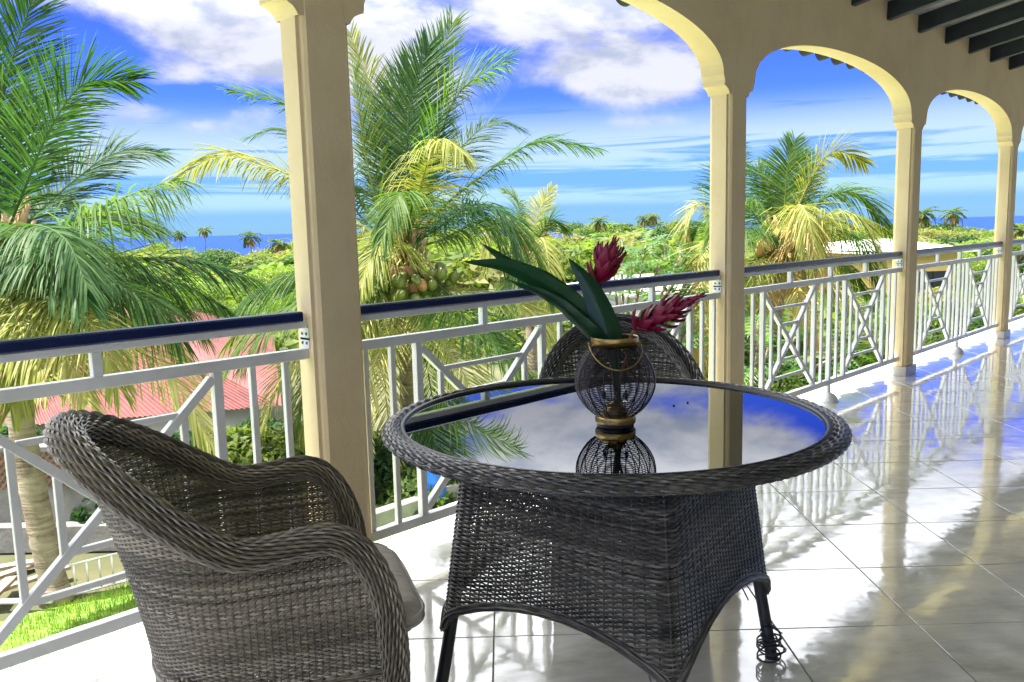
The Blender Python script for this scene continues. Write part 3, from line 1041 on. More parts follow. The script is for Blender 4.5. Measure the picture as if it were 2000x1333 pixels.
def make_chair(mat, label):
    t = thing('wicker_armchair', label, 'armchair', group='wicker armchairs at the round table')
    XF, XB, YS, XC = .235, -.25, .245, -.06

    straight = XF - XC
    ar = .5 * PI * math.sqrt((YS ** 2 + (XC - XB) ** 2) / 2)
    tot = straight + ar

    def plan(s):
        """s in -1..1 right front -> back -> left front; returns base point and outward normal"""
        s = np.asarray(s, float)
        L = (1 - np.abs(s)) * tot
        sg = np.where(s < 0, -1.0, 1.0)
        a = np.clip((L - straight) / ar, 0, 1) * PI / 2
        x = np.where(L < straight, XF - L, XC - (XC - XB) * np.sin(a))
        y = np.where(L < straight, YS, YS * np.cos(a))
        nx = np.where(L < straight, 0, -np.sin(a) * YS)
        ny = np.where(L < straight, 1, np.cos(a) * (XC - XB))
        nn = np.hypot(nx, ny)
        return x, y * sg, nx / nn, ny / nn * sg, np.clip((L - straight * .75) / (tot - straight * .75), 0, 1)

    def zrim(s):
        s = np.asarray(s, float)
        L = (1 - np.abs(s)) * tot
        fr = np.clip(1 - L / .135, 0, 1)
        z = .37 + .285 * np.sqrt(np.clip(1 - fr ** 2, 0, 1))
        bk = np.clip((L - straight * .98) / (tot - straight * .98), 0, 1)
        z = z +   .212 * (bk * bk * (3 - 2 * bk)) ** .9 - .012 * np.exp(-((L - .27) / .08) ** 2)
        return z

    def surf(s, z):
        x, y, nx, ny, w = plan(s)
        f_side = .012 + .022 * np.clip((z - .25) / .4, 0, 1) ** 1.2 - .012 * np.sin(np.clip(z / .4, 0, 1) * PI)
        f_back = .135 * np.clip((z - .32) / .566, 0, 1.1) ** 1.35 + .01
        w = w * w * (3 - 2 * w)
        f = f_side * (1 - w) + f_back * w
        return np.stack([x + nx * f, y + ny * f, z], -1)

    zs = np.arange(.014, .87, .0047)
    weave(surf, (-.998, .998), 92, zs, lambda s: np.full(len(s), .0), lambda s: zrim(s) - .012, .0047, mat, 'woven_shell', t, seed=5)
    s = np.linspace(-1, 1, 121)
    zr = zrim(s)
    body = surf(s, zr)
    x, y, nx, ny, w = plan(s)
    body[:, 0] += nx * .008 * w
    body[:, 1] += ny * .008 * w
    fz = np.linspace(0.0, .36, 10)
    f0 = surf(np.full(10, -1.0), fz)
    f1 = surf(np.full(10, 1.0), fz[::-1])
    path = np.vstack([f0, body, f1])
    rad = np.concatenate([np.linspace(.024, .028, 10), .0285 + .005 * w, np.linspace(.028, .024, 10)])
    woven_tube(path, rad, mat, 'rolled_rim', t, K=34, seed=8, step=.0080, flat=1.12)
    # plaited band round the body at seat height
    sb = np.linspace(-.97, .97, 90)
    for nm, zz, rr in (('seat_band', .335, .006), ('base_band', .012, .009)):
        pb = surf(sb, np.full(90, zz))
        woven_tube(pb, rr, mat, nm, t, K=6, seed=9, step=.012)
    # seat and front apron
    def seat(s_, z_):
        return np.stack([np.full(len(s_), 0.0) + (z_), s_ * .235, np.full(len(s_), .372)], -1)
    weave(seat, (-1, 1), 24, np.arange(-.20, .20, .0085), lambda s_: np.full(len(s_), -.21), lambda s_: np.full(len(s_), .21), .0085, mat, 'seat', t, seed=6)

    def apron(s_, z_):
        return np.stack([np.full(len(s_), .205) + .01 * np.cos(s_ * 1.5), s_ * .235, z_], -1)
    weave(apron, (-1, 1), 24, np.arange(.03, .37, .0085), lambda s_: .02 + .07 * (1 - s_ ** 2), lambda s_: np.full(len(s_), .372), .0085, mat, 'front_apron', t, seed=7)
    lg = [(-.17, -.16), (-.17, .16), (.215, -.235), (.215, .235)]
    for lx, ly in lg:
        MB().tube([(lx, ly, 0), (lx, ly, .37)], .012, 10).build('leg', M['black_metal'], t, True)
    return t


def cushion(label, loc, rz):
    n = 26
    m = MB()
    V, A = [], []
    N_ = n + 1
    for side in (1, -1):
        for i in range(N_):
            for j in range(N_):
                a, b = -1 + 2 * i / n, -1 + 2 * j / n
                # rounded-square outline, puffed in the middle
                k = 9.0
                rr = (abs(a) ** k + abs(b) ** k) ** (1 / k)
                mx = max(abs(a), abs(b), 1e-6)
                sc = mx / max(rr, 1e-6)
                aa, bb = a * sc, b * sc
                edge = min(1.0, mx)
                th = .5 + .5 * (1 - edge ** 9) + .18 * (1 - edge ** 2)
                x = .055 + aa * .265
                y = bb * (.228 - .012 * (aa < 0) * -aa)
                z = .418 + side * .040 * th * (1 if edge < .999 else .42) + (.0025 * math.sin(x * 60 + y * 25) * (edge > .6))
                V.append((x, y, z))
    F = []
    for s_ in (0, 1):
        o = s_ * N_ * N_
        for i in range(n):
            for j in range(n):
                q = (o + i * N_ + j, o + (i + 1) * N_ + j, o + (i + 1) * N_ + j + 1, o + i * N_ + j + 1)
                F.append(q if s_ == 0 else q[::-1])
    edge = [(i, 0) for i in range(n)] + [(n, j) for j in range(n)] + [(n - i, n) for i in range(n)] + [(0, n - j) for j in range(n)]
    for k in range(len(edge)):
        a, b = edge[k], edge[(k + 1) % len(edge)]
        ia, ib = a[0] * N_ + a[1], b[0] * N_ + b[1]
        F.append((ia, N_ * N_ + ia, N_ * N_ + ib, ib))
    m.add(V, F)
    t = thing('seat_cushion', label, 'cushion', loc, rz)
    o = m.build('cushion_cover', M['fabric'], t, True)
    for s_ in (0, 1):
        pts = [V[s_ * N_ * N_ + a * N_ + b] for a, b in edge]
        pts.append(pts[0])
        MB().tube(pts, .0042, 6, False).build('piping', M['fabric'], t, True)
    return t


near_loc, near_rz = (.93, 1.72, 0), math.radians(-27)
chair = make_chair(M['wicker'], 'near grey-brown wicker armchair in front of the first column, seen from its side')
chair.location = near_loc
chair.rotation_euler = (0, 0, near_rz)
cushion('taupe seat cushion with piped edges on the near wicker armchair', near_loc, near_rz)
far = chair.copy()
COL.objects.link(far)
far['label'] = 'far wicker armchair whose rounded back shows behind the lantern, by the railing'
for ch in list(chair.children):
    c = ch.copy()
    COL.objects.link(c)
    c.parent = far
    if ch.name.split('.')[0] != 'leg':
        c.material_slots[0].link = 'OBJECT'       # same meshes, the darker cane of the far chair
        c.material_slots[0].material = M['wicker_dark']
far.location = (2.49, 1.875, 0)
far.rotation_euler = (0, 0, math.radians(222))
cushion('taupe seat cushion on the far armchair, hidden behind the table', far.location, far.rotation_euler.z)


# ------------------------------------------------------------------ the round table
TC = np.array([1.772, 1.383, 0.0])
T_ANG = math.atan2(-.278, .402)


def build_table():
    mat = M['wicker_dark']
    t = thing('round_table', 'round glass-topped table with a flared dark wicker base', 'table', tuple(TC))
    R = .580
    a = np.arange(140) / 140 * 2 * PI
    woven_tube(np.stack([R * np.cos(a), R * np.sin(a), np.full(140, .744)], 1), .0285, mat, 'woven_rim', t, True, K=22, seed=4, step=.0080, flat=.58)
    # smooth inner lip holding the glass
    m = MB()
    prof = [(.551, .742), (.552, .759), (.557, .7635), (.564, .762), (.568, .745)]
    m.lathe(prof, seg=128)
    m.build('glass_lip', M['black_metal'], t, True)
    g = MB()
    n = 128
    ring = [(.5505 * math.cos(i / n * 2 * PI), .5505 * math.sin(i / n * 2 * PI)) for i in range(n)]
    g.add([(x, y, .755) for x, y in ring] + [(x, y, .749) for x, y in ring],
          [tuple(range(n)), tuple(range(n, 2 * n))[::-1]] + [(i, n + i, n + (i + 1) % n, (i + 1) % n) for i in range(n)])
    g.build('glass_top', M['glass_top'], t)
    # dark woven board under the glass
    bm_ = MB()
    bm_.add([(x, y, .7445) for x, y in ring] + [(x, y, .722) for x, y in ring],
            [tuple(range(n)), tuple(range(n, 2 * n))[::-1]] + [(i, n + i, n + (i + 1) % n, (i + 1) % n) for i in range(n)])
    bm_.build('under_board', mat, t)

    def hd(z):
        return .406 + (.65 - z) * .1415 + .010 * np.clip(.3 - z, 0, 1)

    def surf(s, z):
        """s: 0..4 round the square, corners at whole numbers"""
        s = np.asarray(s, float)
        th = s * PI / 2
        k = 13.0
        # superellipse, corner-up diamond: start at a corner
        ph = th + PI / 4
        c, sn = np.cos(ph), np.sin(ph)
        rr = 1 / (np.abs(c) ** k + np.abs(sn) ** k) ** (1 / k)
        side = hd(np.asarray(z, float)) / math.sqrt(2) * 1.055
        x, y = side * rr * c, side * rr * sn
        an = T_ANG - PI / 4
        return np.stack([x * math.cos(an) - y * math.sin(an), x * math.sin(an) + y * math.cos(an), np.asarray(z, float) + 0 * x], -1)

    def zbot(s):
        f = np.abs((s % 1) - .5) * 2
        return .205 + .125 * np.sqrt(np.clip(1 - f ** 2.2, 0, 1))
    zs = np.arange(.20, .700, .0056)
    weave(surf, (0, 4), 4 * 27, zs, zbot, lambda s: np.full(len(s), .705), .0056, mat, 'woven_skirt', t, closed=True, seed=12, amp=.0030)
    s = np.linspace(0, 4, 161)[:-1]
    woven_tube(surf(s, zbot(s)), .010, mat, 'skirt_border', t, True, K=8, seed=13, step=.012)
    for k in range(4):
        an = T_ANG + k * PI / 2
        d = np.array([math.cos(an), math.sin(an)])
        p = [(*(d * .489), 0.0), (*(d * .489), 0.006), (*(d * (hd(.3) - .022)), .30), (*(d * (hd(.7) - .028)), .72)]
        MB().tube(p, [.019, .0175, .0165, .0165], 16).build('leg', M['black_metal'], t, True)
    return t


build_table()


def build_coil():
    an = T_ANG
    d = np.array([math.cos(an), math.sin(an)]) * .487
    c = TC + np.array([d[0], d[1], 0])
    r = random.Random(4)
    m = MB()
    pts = []
    n = 330
    for i in range(n):
        f = i / n
        a = f * 2 * PI * 9
        z = .008 + .018 * (1 + math.sin(a * .37 + 1)) * .5 + .075 * f ** 1.4 + .012 * math.sin(a * .5)
        rr = .037 + .010 * math.sin(a * .31) - .010 * f
        pts.append((c[0] - .01 * f + rr * math.cos(a), c[1] + rr * math.sin(a) * .9, z))
    m.tube(pts, .0026, 6)
    m.tube([(c[0] - .03, c[1] + .02, .085), (c[0] - .035, c[1] + .0, .13), (c[0] - .012, c[1] - .01, .10), (c[0] + .03, c[1] - .02, .07)], .002, 6)
    o = m.build('cable_coil', M['black_metal'], None, True)
    tag(o, 'thin dark cable wound round the foot of the right table leg', 'cable')
    e = MB()
    e.tube([tuple(TC + np.array([.34, -.20, .27])), tuple(TC + np.array([.345, -.21, .22])), tuple(TC + np.array([.36, -.225, .175]))], .0022, 6)
    w = e.build('loose_cane', M['wicker_dark'], None, True)
    tag(w, 'loose strand of cane hanging from the table skirt beside the right leg', 'cane')


build_coil()

GZ = .7552
LAN = on_z(1202, 831, GZ)


def build_lantern():
    t = thing('lantern_vase', 'wire cage lantern with brass rings holding flowers on the glass table', 'lantern', tuple(LAN), YAW * -1)
    # base and top rings
    MB().lathe([(0, .0), (.047, .0), (.0485, .004), (.0485, .008)], seg=48).build('foot', M['black_metal'], t, True)
    MB().lathe([(.047, .008), (.0515, .009), (.0525, .012), (.0525, .026), (.0505, .030), (.047, .031), (.0, .031)], seg=48).build('base_ring', M['brass'], t, True)
    MB().lathe([(.0585, .208), (.0600, .208), (.0605, .231), (.0600, .233), (.0585, .233), (.0575, .230), (.0575, .209), (.0585, .208)], seg=48).build('top_ring', M['brass'], t, True)

    def rad(z):
        f = (z - .03) / .178
        return .050 + .050 * math.sin(PI * min(max(f, 0), 1) ** .93) ** .80 + .008 * f
    q = QB()
    n = 56
    a = np.arange(n) / n * 2 * PI
    for k in range(42):
        z = .032 + .175 * (k + .5) / 42
        rr = rad(z)
        d = np.stack([np.cos(a), np.sin(a), np.zeros(n)], 1)
        q.strand(d * rr + [0, 0, z], d, np.tile([0, 0, 1.0], (n, 1)), .0010, .0010, .5, True)
    q.build('fine_wires', M['wire'], t)
    m = MB()
    for k in range(16):
        b = k / 16 * 2 * PI
        m.tube([(rad(z) * math.cos(b), rad(z) * math.sin(b), z) for z in np.linspace(.03, .21, 18)], .0016, 6)
    m.build('rib_wires', M['wire'], t, True)
    h = []
    for i in range(33):
        th = PI * i / 32
        h.append((.066 * math.cos(th), -.1035 * math.sin(th) ** .8, .212 - .050 * math.sin(th) ** 1.1))
    MB().tube(h, .0018, 8).build('handle', M['brass'], t, True)
    for sx in (-1, 1):
        MB().tube([(sx * .0595, 0, .214), (sx * .0685, 0, .214)], .0035, 8).build('hinge', M['brass'], t, True)
    # candle holder and small glass inside
    MB().lathe([(0, .031), (.030, .031), (.032, .036), (.028, .046), (.020, .052), (.020, .056), (.012, .062), (0, .064)], seg=32).build('candle_holder', M['brass'], t, True)
    MB().lathe([(.024, .054), (.032, .064), (.034, .078), (.031, .092)], seg=32).build('candle_glass', M['glass_clear'], t, True)
    return t


build_lantern()
for (x, y), lb in zip(((1316, 793), (1343, 787)), ('dark crumb on the glass table right of the lantern, nearer the camera', 'dark crumb on the glass table right of the lantern, farther from the camera')):
    p = on_z(x, y, GZ)
    o = MB().lathe([(0, 0), (.003, .0002), (.0034, .0015), (.002, .003), (0, .0032)], seg=8).build('crumb', M['soil'])
    o.location = tuple(p)
    tag(o, lb, 'crumb')


# flowers and leaves standing in the lantern
VD = float((LAN - EYE) @ _F)


def bez(P, n):
    """smooth path through control points (Catmull-Rom)"""
    P = np.asarray(P, float)
    Q = np.vstack([2 * P[0] - P[1], P, 2 * P[-1] - P[-2]])
    out_ = []
    m = len(P) - 1
    for i in range(n):
        u = i / (n - 1) * m
        k = min(int(u), m - 1)
        f = u - k
        p0, p1, p2, p3 = Q[k], Q[k + 1], Q[k + 2], Q[k + 3]
        out_.append(.5 * ((2 * p1) + (p2 - p0) * f + (2 * p0 - 5 * p1 + 4 * p2 - p3) * f * f + (3 * p1 - p0 - 3 * p2 + p3) * f ** 3))
    return np.array(out_)


def ginger_leaf(label, ctrl, width, prof_peak=.45, roll=0.0, parent_mat='ginger_leaf'):
    pts = bez([at(*c) for c in ctrl], 34)
    T = np.gradient(pts, axis=0)
    T /= np.linalg.norm(T, axis=1)[:, None]
    view = pts - EYE
    view /= np.linalg.norm(view, axis=1)[:, None]
    S_ = np.cross(T, view)
    S_ /= np.linalg.norm(S_, axis=1)[:, None]
    Nn = np.cross(S_, T)
    cr, sr = math.cos(roll), math.sin(roll)
    S2 = S_ * cr + Nn * sr
    N2 = -S_ * sr + Nn * cr
    t = np.linspace(0, 1, 34)
    w = width / 2 * (np.sin(PI * np.clip(t, 0, 1) ** .75)) ** .75
    w = w * np.clip((t - .14) / .26, 0, 1) ** .8
    w = np.maximum(w, .0045 * (1 - t) + .0003)
    cols = [-1, -.66, -.33, 0, .33, .66, 1]
    V, A = [], []
    for c in cols:
        V.append(pts + S2 * (w * c)[:, None] + N2 * ((abs(c) ** 1.3) * w * .34 + .0012 * np.sin(t * 40) * abs(c))[:, None])
        A.append(np.full(34, .35 + .25 * abs(c) if c else .95))
    V = np.stack(V, 1).reshape(-1, 3)
    A = np.stack(A, 1).reshape(-1)
    F = []
    k = len(cols)
    for i in range(33):
        for j in range(k - 1):
            F.append((i * k + j, i * k + j + 1, (i + 1) * k + j + 1, (i + 1) * k + j))
    m = MB()
    m.add(V, F, A)
    o = thing('ginger_leaf', label, 'leaf', tuple(pts[0]), world=True, group='long green leaves in the lantern')
    m.build('blade', M['ginger_leaf'], o, True)
    mm = MB()
    mm.tube(pts[:30] - N2[:30] * .0008, np.linspace(.0022, .0006, 30), 6)
    mm.build('midrib', M['ginger_leaf'], o, True)
    return o


ginger_leaf('long dark green leaf reaching farthest left from the lantern over the handrail', [(1205, 800, VD), (1192, 690, VD), (1150, 628, VD), (1075, 565, VD - .03), (990, 522, VD - .08), (905, 512, VD - .12)], .062, roll=.35)
ginger_leaf('dark green leaf with the highest tip, curving up left behind its neighbour', [(1208, 790, VD), (1190, 680, VD + .02), (1135, 600, VD + .04), (1062, 543, VD + .05), (1000, 515, VD + .05), (940, 475, VD + .06)], .060, roll=-.5)
ginger_leaf('dark green leaf lowest in the fan, its notch-tipped end left of the lantern', [(1206, 795, VD), (1188, 690, VD - .02), (1140, 640, VD - .03), (1075, 585, VD - .04), (985, 545, VD - .06)], .050, roll=.7)
ginger_leaf('upright dark green leaf with a pointed tip beside the upper red flower', [(1212, 800, VD), (1200, 700, VD - .02), (1182, 630, VD - .03), (1152, 560, VD - .02), (1110, 504, VD)], .072, roll=-.15)


def bract_mesh():
    m = MB()
    V, F = [], []
    rows = [(0, .12, 0), (.25, .25, .04), (.55, .25, .10), (.8, .14, .20), (1.0, .01, .36)]
    for x, w, z in rows:
        V += [(x, -w, z + .06), (x, 0, z - .03), (x, w, z + .06)]
    for i in range(4):
        for j in range(2):
            a = i * 3 + j
            F.append((a, a + 1, a + 4, a + 3))
    V += [(x, y, z - .03) for x, y, z in V]
    F += [tuple(q + 15 for q in f)[::-1] for f in F[:8]]
    m.add(V, F)
    me = m.mesh('bract', True)
    me.materials.append(M['ginger_red'])
    return me


BRACT = bract_mesh()


def ginger_flower(label, ctrl, n_rows, size, start):
    pts = bez([at(*c) for c in ctrl], 60)
    t = thing('red_ginger_flower', label, 'flower', tuple(pts[0]), world=True, group='red ginger flowers in the lantern')
    MB().tube(pts, np.linspace(.0042, .0025, 60), 8).build('stem', M['ginger_stem'], t, True)
    T = np.gradient(pts, axis=0)
    T /= np.linalg.norm(T, axis=1)[:, None]
    r = random.Random(2)
    k = 0
    for i in range(n_rows):
        f = start + (1 - start) * i / (n_rows - 1)
        j = min(int(f * 59), 59)
        p, tt = Vector(pts[j]), Vector(T[j])
        fr = i / (n_rows - 1)
        sc = size * (0.75 + .5 * math.sin(PI * min(fr * 1.1 + .15, 1)) - .30 * fr)
        for q in range(3):
            a = i * 1.25 + q * 2 * PI / 3 + r.uniform(-.25, .25)
            side = tt.orthogonal().normalized()
            side = Matrix.Rotation(a, 3, tt) @ side
            open_ = 1.10 - .52 * fr + r.uniform(-.08, .08)
            x = (tt * math.cos(open_) + side * math.sin(open_)).normalized()
            y = tt.cross(side).normalized()
            z = x.cross(y).normalized()
            s_ = sc * r.uniform(.85, 1.15)
            mt = Matrix(((x.x * s_, y.x * s_ * .8, -z.x * s_ * -1, p.x), (x.y * s_, y.y * s_ * .8, z.y * s_, p.y), (x.z * s_, y.z * s_ * .8, z.z * s_, p.z), (0, 0, 0, 1)))
            o = link('bract', BRACT, t)
            o.matrix_basis = mt
            k += 1


ginger_flower('red ginger flower standing upright, its tip above the handrail', [(1206, 800, VD), (1190, 690, VD), (1160, 590, VD + .02), (1165, 560, VD + .02), (1180, 520, VD + .02), (1196, 482, VD + .02)], 15, .058, .64)
ginger_flower('red ginger flower leaning out to the right of the lantern', [(1195, 800, VD), (1222, 700, VD - .01), (1236, 650, VD - .02), (1275, 625, VD - .03), (1320, 602, VD - .04), (1362, 582, VD - .05)], 17, .053, .44)

# ------------------------------------------------------------------ terrain, sea
SEA_Z = -15.0
FWD = np.array([_F[0], _F[1], 0]) / math.hypot(_F[0], _F[1])


def ground_z(x, y):
    w = x * FWD[0] + y * FWD[1]
    pts = [(-60, -2.6), (30, -2.6), (70, -5.0), (130, -8.5), (260, -12.5), (330, -15.5), (420, -22), (9999, -22)]
    return float(np.interp(w, [p[0] for p in pts], [p[1] for p in pts]))


def build_terrain():
    m = MB()
    ws = [-60, -20, -5, 5, 15, 30, 50, 70, 100, 130, 190, 260, 300, 330, 420]
    us = [-600, -300, -150, -80, -40, -20, 0, 20, 40, 80, 150, 300, 600]
    rt = np.array([FWD[1], -FWD[0], 0])
    V = []
    for w in ws:
        for u in us:
            p = FWD * w + rt * u
            V.append((p[0], p[1], ground_z(p[0], p[1]) - .02))
    k = len(us)
    F = [(i * k + j, i * k + j + 1, (i + 1) * k + j + 1, (i + 1) * k + j) for i in range(len(ws) - 1) for j in range(k - 1)]
    m.add(V, [f[::-1] for f in F])
    struct(m.build('ground', M['ground']))
    # far floor of vegetation colour
    g = MB()
    r0 = 26000.0
    n = 64
    g.add([(0, 0, SEA_Z)] + [(r0 * math.cos(i / n * 2 * PI), r0 * math.sin(i / n * 2 * PI), SEA_Z) for i in range(n)],
          [(0, i + 1, (i + 1) % n + 1) for i in range(n)])
    struct(g.build('sea', M['sea']))
    # sunlit lawn below the balcony
    l = MB()
    V, F = [], []
    r = random.Random(5)
    nx, ny = 60, 22
    for i in range(nx + 1):
        for j in range(ny + 1):
            x, y = -8 + 26 * i / nx, 2.9 + 6.6 * j / ny
            V.append((x, y, -2.585 + .015 * math.sin(x * 1.7) + .02 * math.sin(y * 2.1 + x)))
    for i in range(nx):
        for j in range(ny):
            F.append((i * (ny + 1) + j, (i + 1) * (ny + 1) + j, (i + 1) * (ny + 1) + j + 1, i * (ny + 1) + j + 1))
    l.add(V, F)
    struct(l.build('lawn', M['lawn']))
    pm = MB().box((X_LO, 2.3, -2.72), (X_HI, 4.35, -2.552))  # unseen pale strip, added to bounce sunlight up onto the soffits
    struct(pm.build('path', M['path']))
    # grass blades where the lawn is in view
    rg = np.random.RandomState(9)
    q = QB()
    nb = 26000
    cx_ = rg.uniform(0, 3.6, nb)
    cy_ = rg.uniform(4.6, 9.4, nb)
    hgt = rg.uniform(.03, .085, nb)
    an = rg.uniform(0, 2 * PI, nb)
    ln = rg.uniform(.0, .04, nb)
    wv = np.stack([np.cos(an), np.sin(an), 0 * an], 1) * .005
    base = np.stack([cx_, cy_, np.full(nb, -2.59)], 1)
    tip = base + np.stack([np.cos(an + 1.4) * ln, np.sin(an + 1.4) * ln, hgt], 1)
    V = np.stack([base - wv, base + wv, tip + wv * .25, tip - wv * .25], 1).reshape(-1, 3)
    Q = np.arange(nb * 4).reshape(-1, 4)
    q.quads(V, Q, np.repeat(rg.uniform(0, 1, nb), 4))
    o = q.build('grass', M['leaf_lime'], None, False)
    o['kind'] = 'stuff'
    tag(o, 'short sunlit lawn grass below the railing', 'grass')


build_terrain()


# ------------------------------------------------------------------ palms
def frond_arrays(q, P, n, length, width, droop, seed, fold=.5, rach=.020, bare=.14, sweep=1.0, broken=0.0):
    """leaflets on both sides of the rachis P (m,3)"""
    rg = np.random.RandomState(seed)
    seg = np.linalg.norm(np.diff(P, axis=0), axis=1)
    L = np.concatenate([[0], np.cumsum(seg)])
    T = np.gradient(P, axis=0)
    T /= np.linalg.norm(T, axis=1)[:, None]
    up = np.array([0, 0, 1.0])
    # side vector, transported so that it never flips
    S_ = np.cross(T[0], up)
    if np.linalg.norm(S_) < .15:
        S_ = np.array([.7, -.7, 0])
    S_ /= np.linalg.norm(S_)
    Ss = []
    for i in range(len(P)):
        S_ = S_ - T[i] * (S_ @ T[i])
        S_ /= np.linalg.norm(S_)
        Ss.append(S_.copy())
    Ss = np.array(Ss)
    Us = np.cross(Ss, T)
    t = bare + (1 - bare) * (np.arange(n) + .5) / n
    for sg in (-1, 1):
        tt = np.clip(t + rg.uniform(-.3, .3, n) / n, 0, 1)
        l = tt * L[-1]
        pos = np.stack([np.interp(l, L, P[:, i]) for i in range(3)], 1)
        Tt = np.stack([np.interp(l, L, T[:, i]) for i in range(3)], 1)
        St = np.stack([np.interp(l, L, Ss[:, i]) for i in range(3)], 1) * sg
        Ut = np.stack([np.interp(l, L, Us[:, i]) for i in range(3)], 1)
        prof = np.clip(.42 + 1.25 * (tt - bare) * 2.2, 0, 1) * (1 - .66 * np.clip((tt - .45) / .55, 0, 1) ** 1.4)
        ll = length * prof * rg.uniform(.86, 1.1, n)
        al = np.radians(66 - 40 * tt ** 1.2) * sweep + rg.randn(n) * .07
        d = St * np.sin(al)[:, None] * math.cos(fold * .6) + Tt * np.cos(al)[:, None] + Ut * (fold * .35 + rg.randn(n) * .10)[:, None]
        d /= np.linalg.norm(d, axis=1)[:, None]
        dr = droop * (1.0 + rg.randn(n) * .22)
        if broken:
            dr = dr + (rg.rand(n) < broken) * rg.uniform(.5, 1.2, n)
        ks = np.array([0, .3, .62, .86, 1.0])
        rowsP = [pos]
        dd = d.copy()
        cur = pos.copy()
        for a in range(1, 5):
            g = (ks[a] ** 1.3)
            v = dd - up * (dr * g * 1.5)[:, None]
            v /= np.linalg.norm(v, axis=1)[:, None]
            cur = cur + v * (ll * (ks[a] - ks[a - 1]))[:, None]
            rowsP.append(cur.copy())
        rowsP = np.stack(rowsP, 1)                      # n,5,3
        wv = np.cross(d, Ut)
        wv = wv / (np.linalg.norm(wv, axis=1)[:, None] + 1e-9)
        tw = rg.randn(n) * .35
        wv = wv * np.cos(tw)[:, None] + Ut * np.sin(tw)[:, None]
        ws = np.array([.55, 1.0, .9, .55, .10]) * width / 2
        V = np.stack([rowsP - wv[:, None, :] * ws[None, :, None], rowsP + wv[:, None, :] * ws[None, :, None]], 2).reshape(-1, 3)
        b = (np.arange(n) * 10)[:, None, None]
        j = np.arange(4)[None, :, None]
        Q = (b + j * 2 + np.array([0, 1, 3, 2])[None, None, :]).reshape(-1, 4)
        q.quads(V, Q, np.repeat(np.clip(rg.normal(.5, .2, n), 0, 1), 10))
    # rachis
    m = len(P)
    rr = np.interp(L / L[-1], [0, .12, .5, 1], [rach * 1.7, rach, rach * .62, rach * .15])
    for i in range(1):
        V = np.stack([P + Us * rr[:, None], P + Ss * rr[:, None], P - Us * rr[:, None], P - Ss * rr[:, None]], 1).reshape(-1, 3)
        ii = np.arange(m - 1)[:, None]
        jj = np.arange(4)[None, :]
        Q = np.stack([ii * 4 + jj, ii * 4 + (jj + 1) % 4, (ii + 1) * 4 + (jj + 1) % 4, (ii + 1) * 4 + jj], -1).reshape(-1, 4)
        q.quads(V, Q, np.full(len(V), .98))


def frond_obj(parent, ctrl, mat, n=95, length=.75, width=.034, droop=.5, seed=1, lab=None, **kw):
    q = QB()
    frond_arrays(q, bez(ctrl, 30), int(n * 1.2), length * 1.10, width * .56, droop, seed, **kw)
    o = q.build('frond', M[mat], parent, False)
    if lab:
        o['label'] = lab
    return o


def auto_frond(c, az, el, L, sag):
    """control points of a frond leaving c at azimuth az, elevation el, arching over by 'sag'"""
    P, p, e = [np.array(c, float)], np.array(c, float), el
    for i in range(4):
        e2 = e - sag * (i + .5) / 4
        p = p + np.array([math.cos(az) * math.cos(e2), math.sin(az) * math.cos(e2), math.sin(e2)]) * L / 4
        P.append(p.copy())
    return P


COCO = None


def coconut_mesh(mat):
    m = MB()
    m.lathe([(0, -.135), (.045, -.122), (.085, -.080), (.104, -.01), (.098, .05), (.070, .100), (.035, .125), (.018, .132), (0, .134)], seg=14)
    me = m.mesh('coconut', True)
    me.materials.append(mat)
    return me


COCOS = {k: coconut_mesh(M[k]) for k in ('husk', 'husk_brown', 'husk_orange')}


